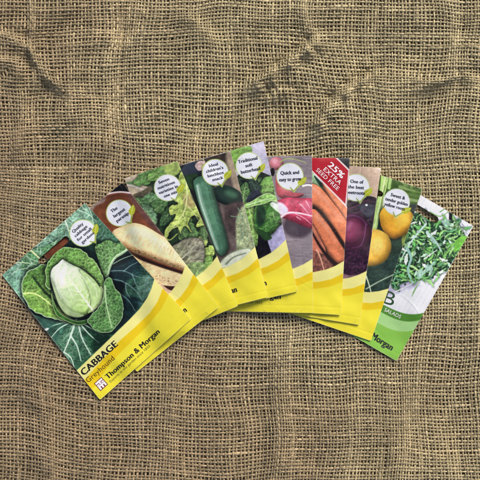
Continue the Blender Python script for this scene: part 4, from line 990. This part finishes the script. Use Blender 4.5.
badge_text('butterhead', [('Traditional', 19.5, 0), ('soft', 7, 0), ('butterhead', 19.5, .6)], -12, 5.4, 3.4)
badge_text('radish', [('Quick and', 18.5, 0), ('easy to grow', 22, 0)], -3, 6.6, 3.6)
badge_text('beetroot', [('One of', 13, .5), ('the best', 16, 0), ('beetroots', 18, 0)], 4, 5.5, 3.4)
badge_text('golden', [('Sweet &', 14.5, 0), ('tender golden', 23, 0), ('yellow roots', 21, -.5)], 15, 5.3, 3.3)

def art_pt(p, u, v):
    """place on the packet in its own full-width layout"""
    uu = 1 - (1 - u) * 107.0 / p['art']; x, y = quad_xy(p['quad'], uu, v); return (float(x), float(y))
TITLES = dict(cabbage=('CABBAGE', 'Greyhound'), parsnip=('PARSNIP', None), cucumber=('CUCUMBER', None), radish=('RADISH', None))
p = PK['cabbage']
shift(lettering('variety_title', [('CABBAGE', (84.0, 375.8), (118.2, 345.2), 6.6, .03)], p['Z'], M_INK, p['root']), p['off'])
shift(lettering('variety_name', [('Greyhound', (88.4, 383.0), (115.0, 359.2), 5.2, .004)], p['Z'], M_INKBROWN, p['root']), p['off'])
shift(lettering('brand_name', [('Thompson & Morgan', (108.2, 379.4), (160.0, 332.6), 5.4, .028)], p['Z'], M_INK, p['root']), p['off'])
shift(lettering('brand_motto', [('Experts in the garden since 1855', (110.8, 382.8), (150.5, 346.6), 2.7, .0)], p['Z'], M_INKGREY, p['root']), p['off'])
# square crest: maroon frame and letters on white
cx, cy = 101.0, 384.0; a = math.radians(-42); ex = np.array([math.cos(a), math.sin(a)]); ey = np.array([-math.sin(a), math.cos(a)])
def rect(x0, y0, x1, y1): return [np.array([cx, cy]) + ex * x + ey * y for x, y in ((x0, y0), (x0, y1), (x1, y1), (x1, y0))]
crest = shift(mark('crest_logo', [rect(-5, -5, 5, 5)], p['Z'], M_INKRED, p['root'], .00010), p['off'])
shift(mark('crest_letters', [rect(-4.3, -4.3, 4.3, -2.3), rect(-1, -2.2, 1, -.2), rect(-4.3, -1.6, -1.6, -.2), rect(1.6, -1.6, 4.3, -.2), rect(-4.3, .1, 4.3, 1.6), rect(-4.3, 1.6, -2.3, 4.3), rect(-1, 1.6, 1, 4.3), rect(2.3, 1.6, 4.3, 4.3)], p['Z'], M_INKWHITE, crest, .00018), p['off'])

# brand names of the covered packets: laid out as on the first, only ends peep out
for key, d in dict(parsnip=.0, leaves=.0, cucumber=.0, butterhead=.0, radish=.0, carrot=.0, beetroot=.0, golden=.0).items():
    p = PK[key]
    end = {'parsnip': (187.2, 311.2), 'cucumber': (237.2, 291.8), 'butterhead': (266.8, 285.2)}.get(key)
    if end is None: continue
    q = p['quad']; d = np.array(q[0], float) - np.array(q[1], float); d /= np.hypot(*d)
    L = {'parsnip': 62, 'cucumber': 58, 'butterhead': 60}[key]
    st = np.array(end) + d * L
    shift(lettering('brand_name', [('Thompson & Morgan', tuple(st), end, 6.0, .028)], p['Z'], M_INK, p['root']), p['off'])
p = PK['radish']
shift(lettering('brand_name', [('Thompson & Morgan', (212, 298.2), (280.5, 299.0), 6.0, .028)], p['Z'], M_INK, p['root']), p['off'])
shift(lettering('brand_motto', [('Experts in the garden since 1855', (209, 303.0), (262, 303.6), 2.6, .0)], p['Z'], M_INKGREY, p['root']), p['off'])

p = PK['rocket']
shift(lettering('brand_name', [('Thompson & Morgan', (332, 313.5), (391, 350.6), 6.6, .028)], p['Z'], M_INK, p['root']), p['off'])
shift(lettering('variety_title', [('SALADS', (384.0, 310.9), (400.0, 318.6), 3.7, .004)], p['Z'], M_INKWHITE, p['root']), p['off'])
shift(lettering('variety_name', [('B', (382.5, 302.5), (392.6, 306.4), 13.5, .0)], p['Z'], M_INKGREEN, p['root']), p['off'])

p = PK['carrot']
shift(lettering('banner_lettering', [('25%', (327.6, 165.8), (341.6, 178.6), 5.8, .03), ('EXTRA', (323.0, 170.0), (339.4, 185.0), 4.3, .004), ('SEED FREE', (315.6, 170.6), (337.2, 190.6), 4.0, .002)], p['Z'], M_INKWHITE, p['banner_o']), p['off'])

# ------------------------------------------------------------ camera, light
cam = bpy.data.cameras.new('camera'); co = bpy.data.objects.new('camera', cam); COL.objects.link(co)
co.location = (0, 0, D); cam.sensor_width = 36; cam.lens = 18 / (240 * S / D); cam.clip_start = .01; cam.clip_end = 50
scene.camera = co

EL, AZ = 42, 30           # sun height and bearing (from the far side, to the right)
w = bpy.data.worlds.new('World'); scene.world = w; w.use_nodes = True; nt = w.node_tree
sky = nt.nodes.new('ShaderNodeTexSky'); sky.sky_type = 'NISHITA'; sky.sun_disc = False
sky.sun_elevation = math.radians(EL); sky.sun_rotation = math.radians(AZ); sky.air_density = .9; sky.dust_density = 3.5; sky.ozone_density = .6
bg = nt.nodes['Background']; bg.inputs['Strength'].default_value = .105
nt.links.new(sky.outputs[0], bg.inputs['Color'])
sl = bpy.data.lights.new('sun', 'SUN'); sl.energy = 2.3; sl.angle = math.radians(20); sl.color = (1, .965, .90)
so = bpy.data.objects.new('sun', sl); COL.objects.link(so)
dirv = Vector((math.sin(math.radians(AZ)) * math.cos(math.radians(EL)), math.cos(math.radians(AZ)) * math.cos(math.radians(EL)), math.sin(math.radians(EL))))
so.rotation_euler = (-dirv).to_track_quat('-Z', 'Y').to_euler(); so.location = dirv * 2
scene.view_settings.view_transform = 'Standard'; scene.view_settings.look = 'None'; scene.view_settings.gamma = 1
scene.view_settings.exposure = 0.06
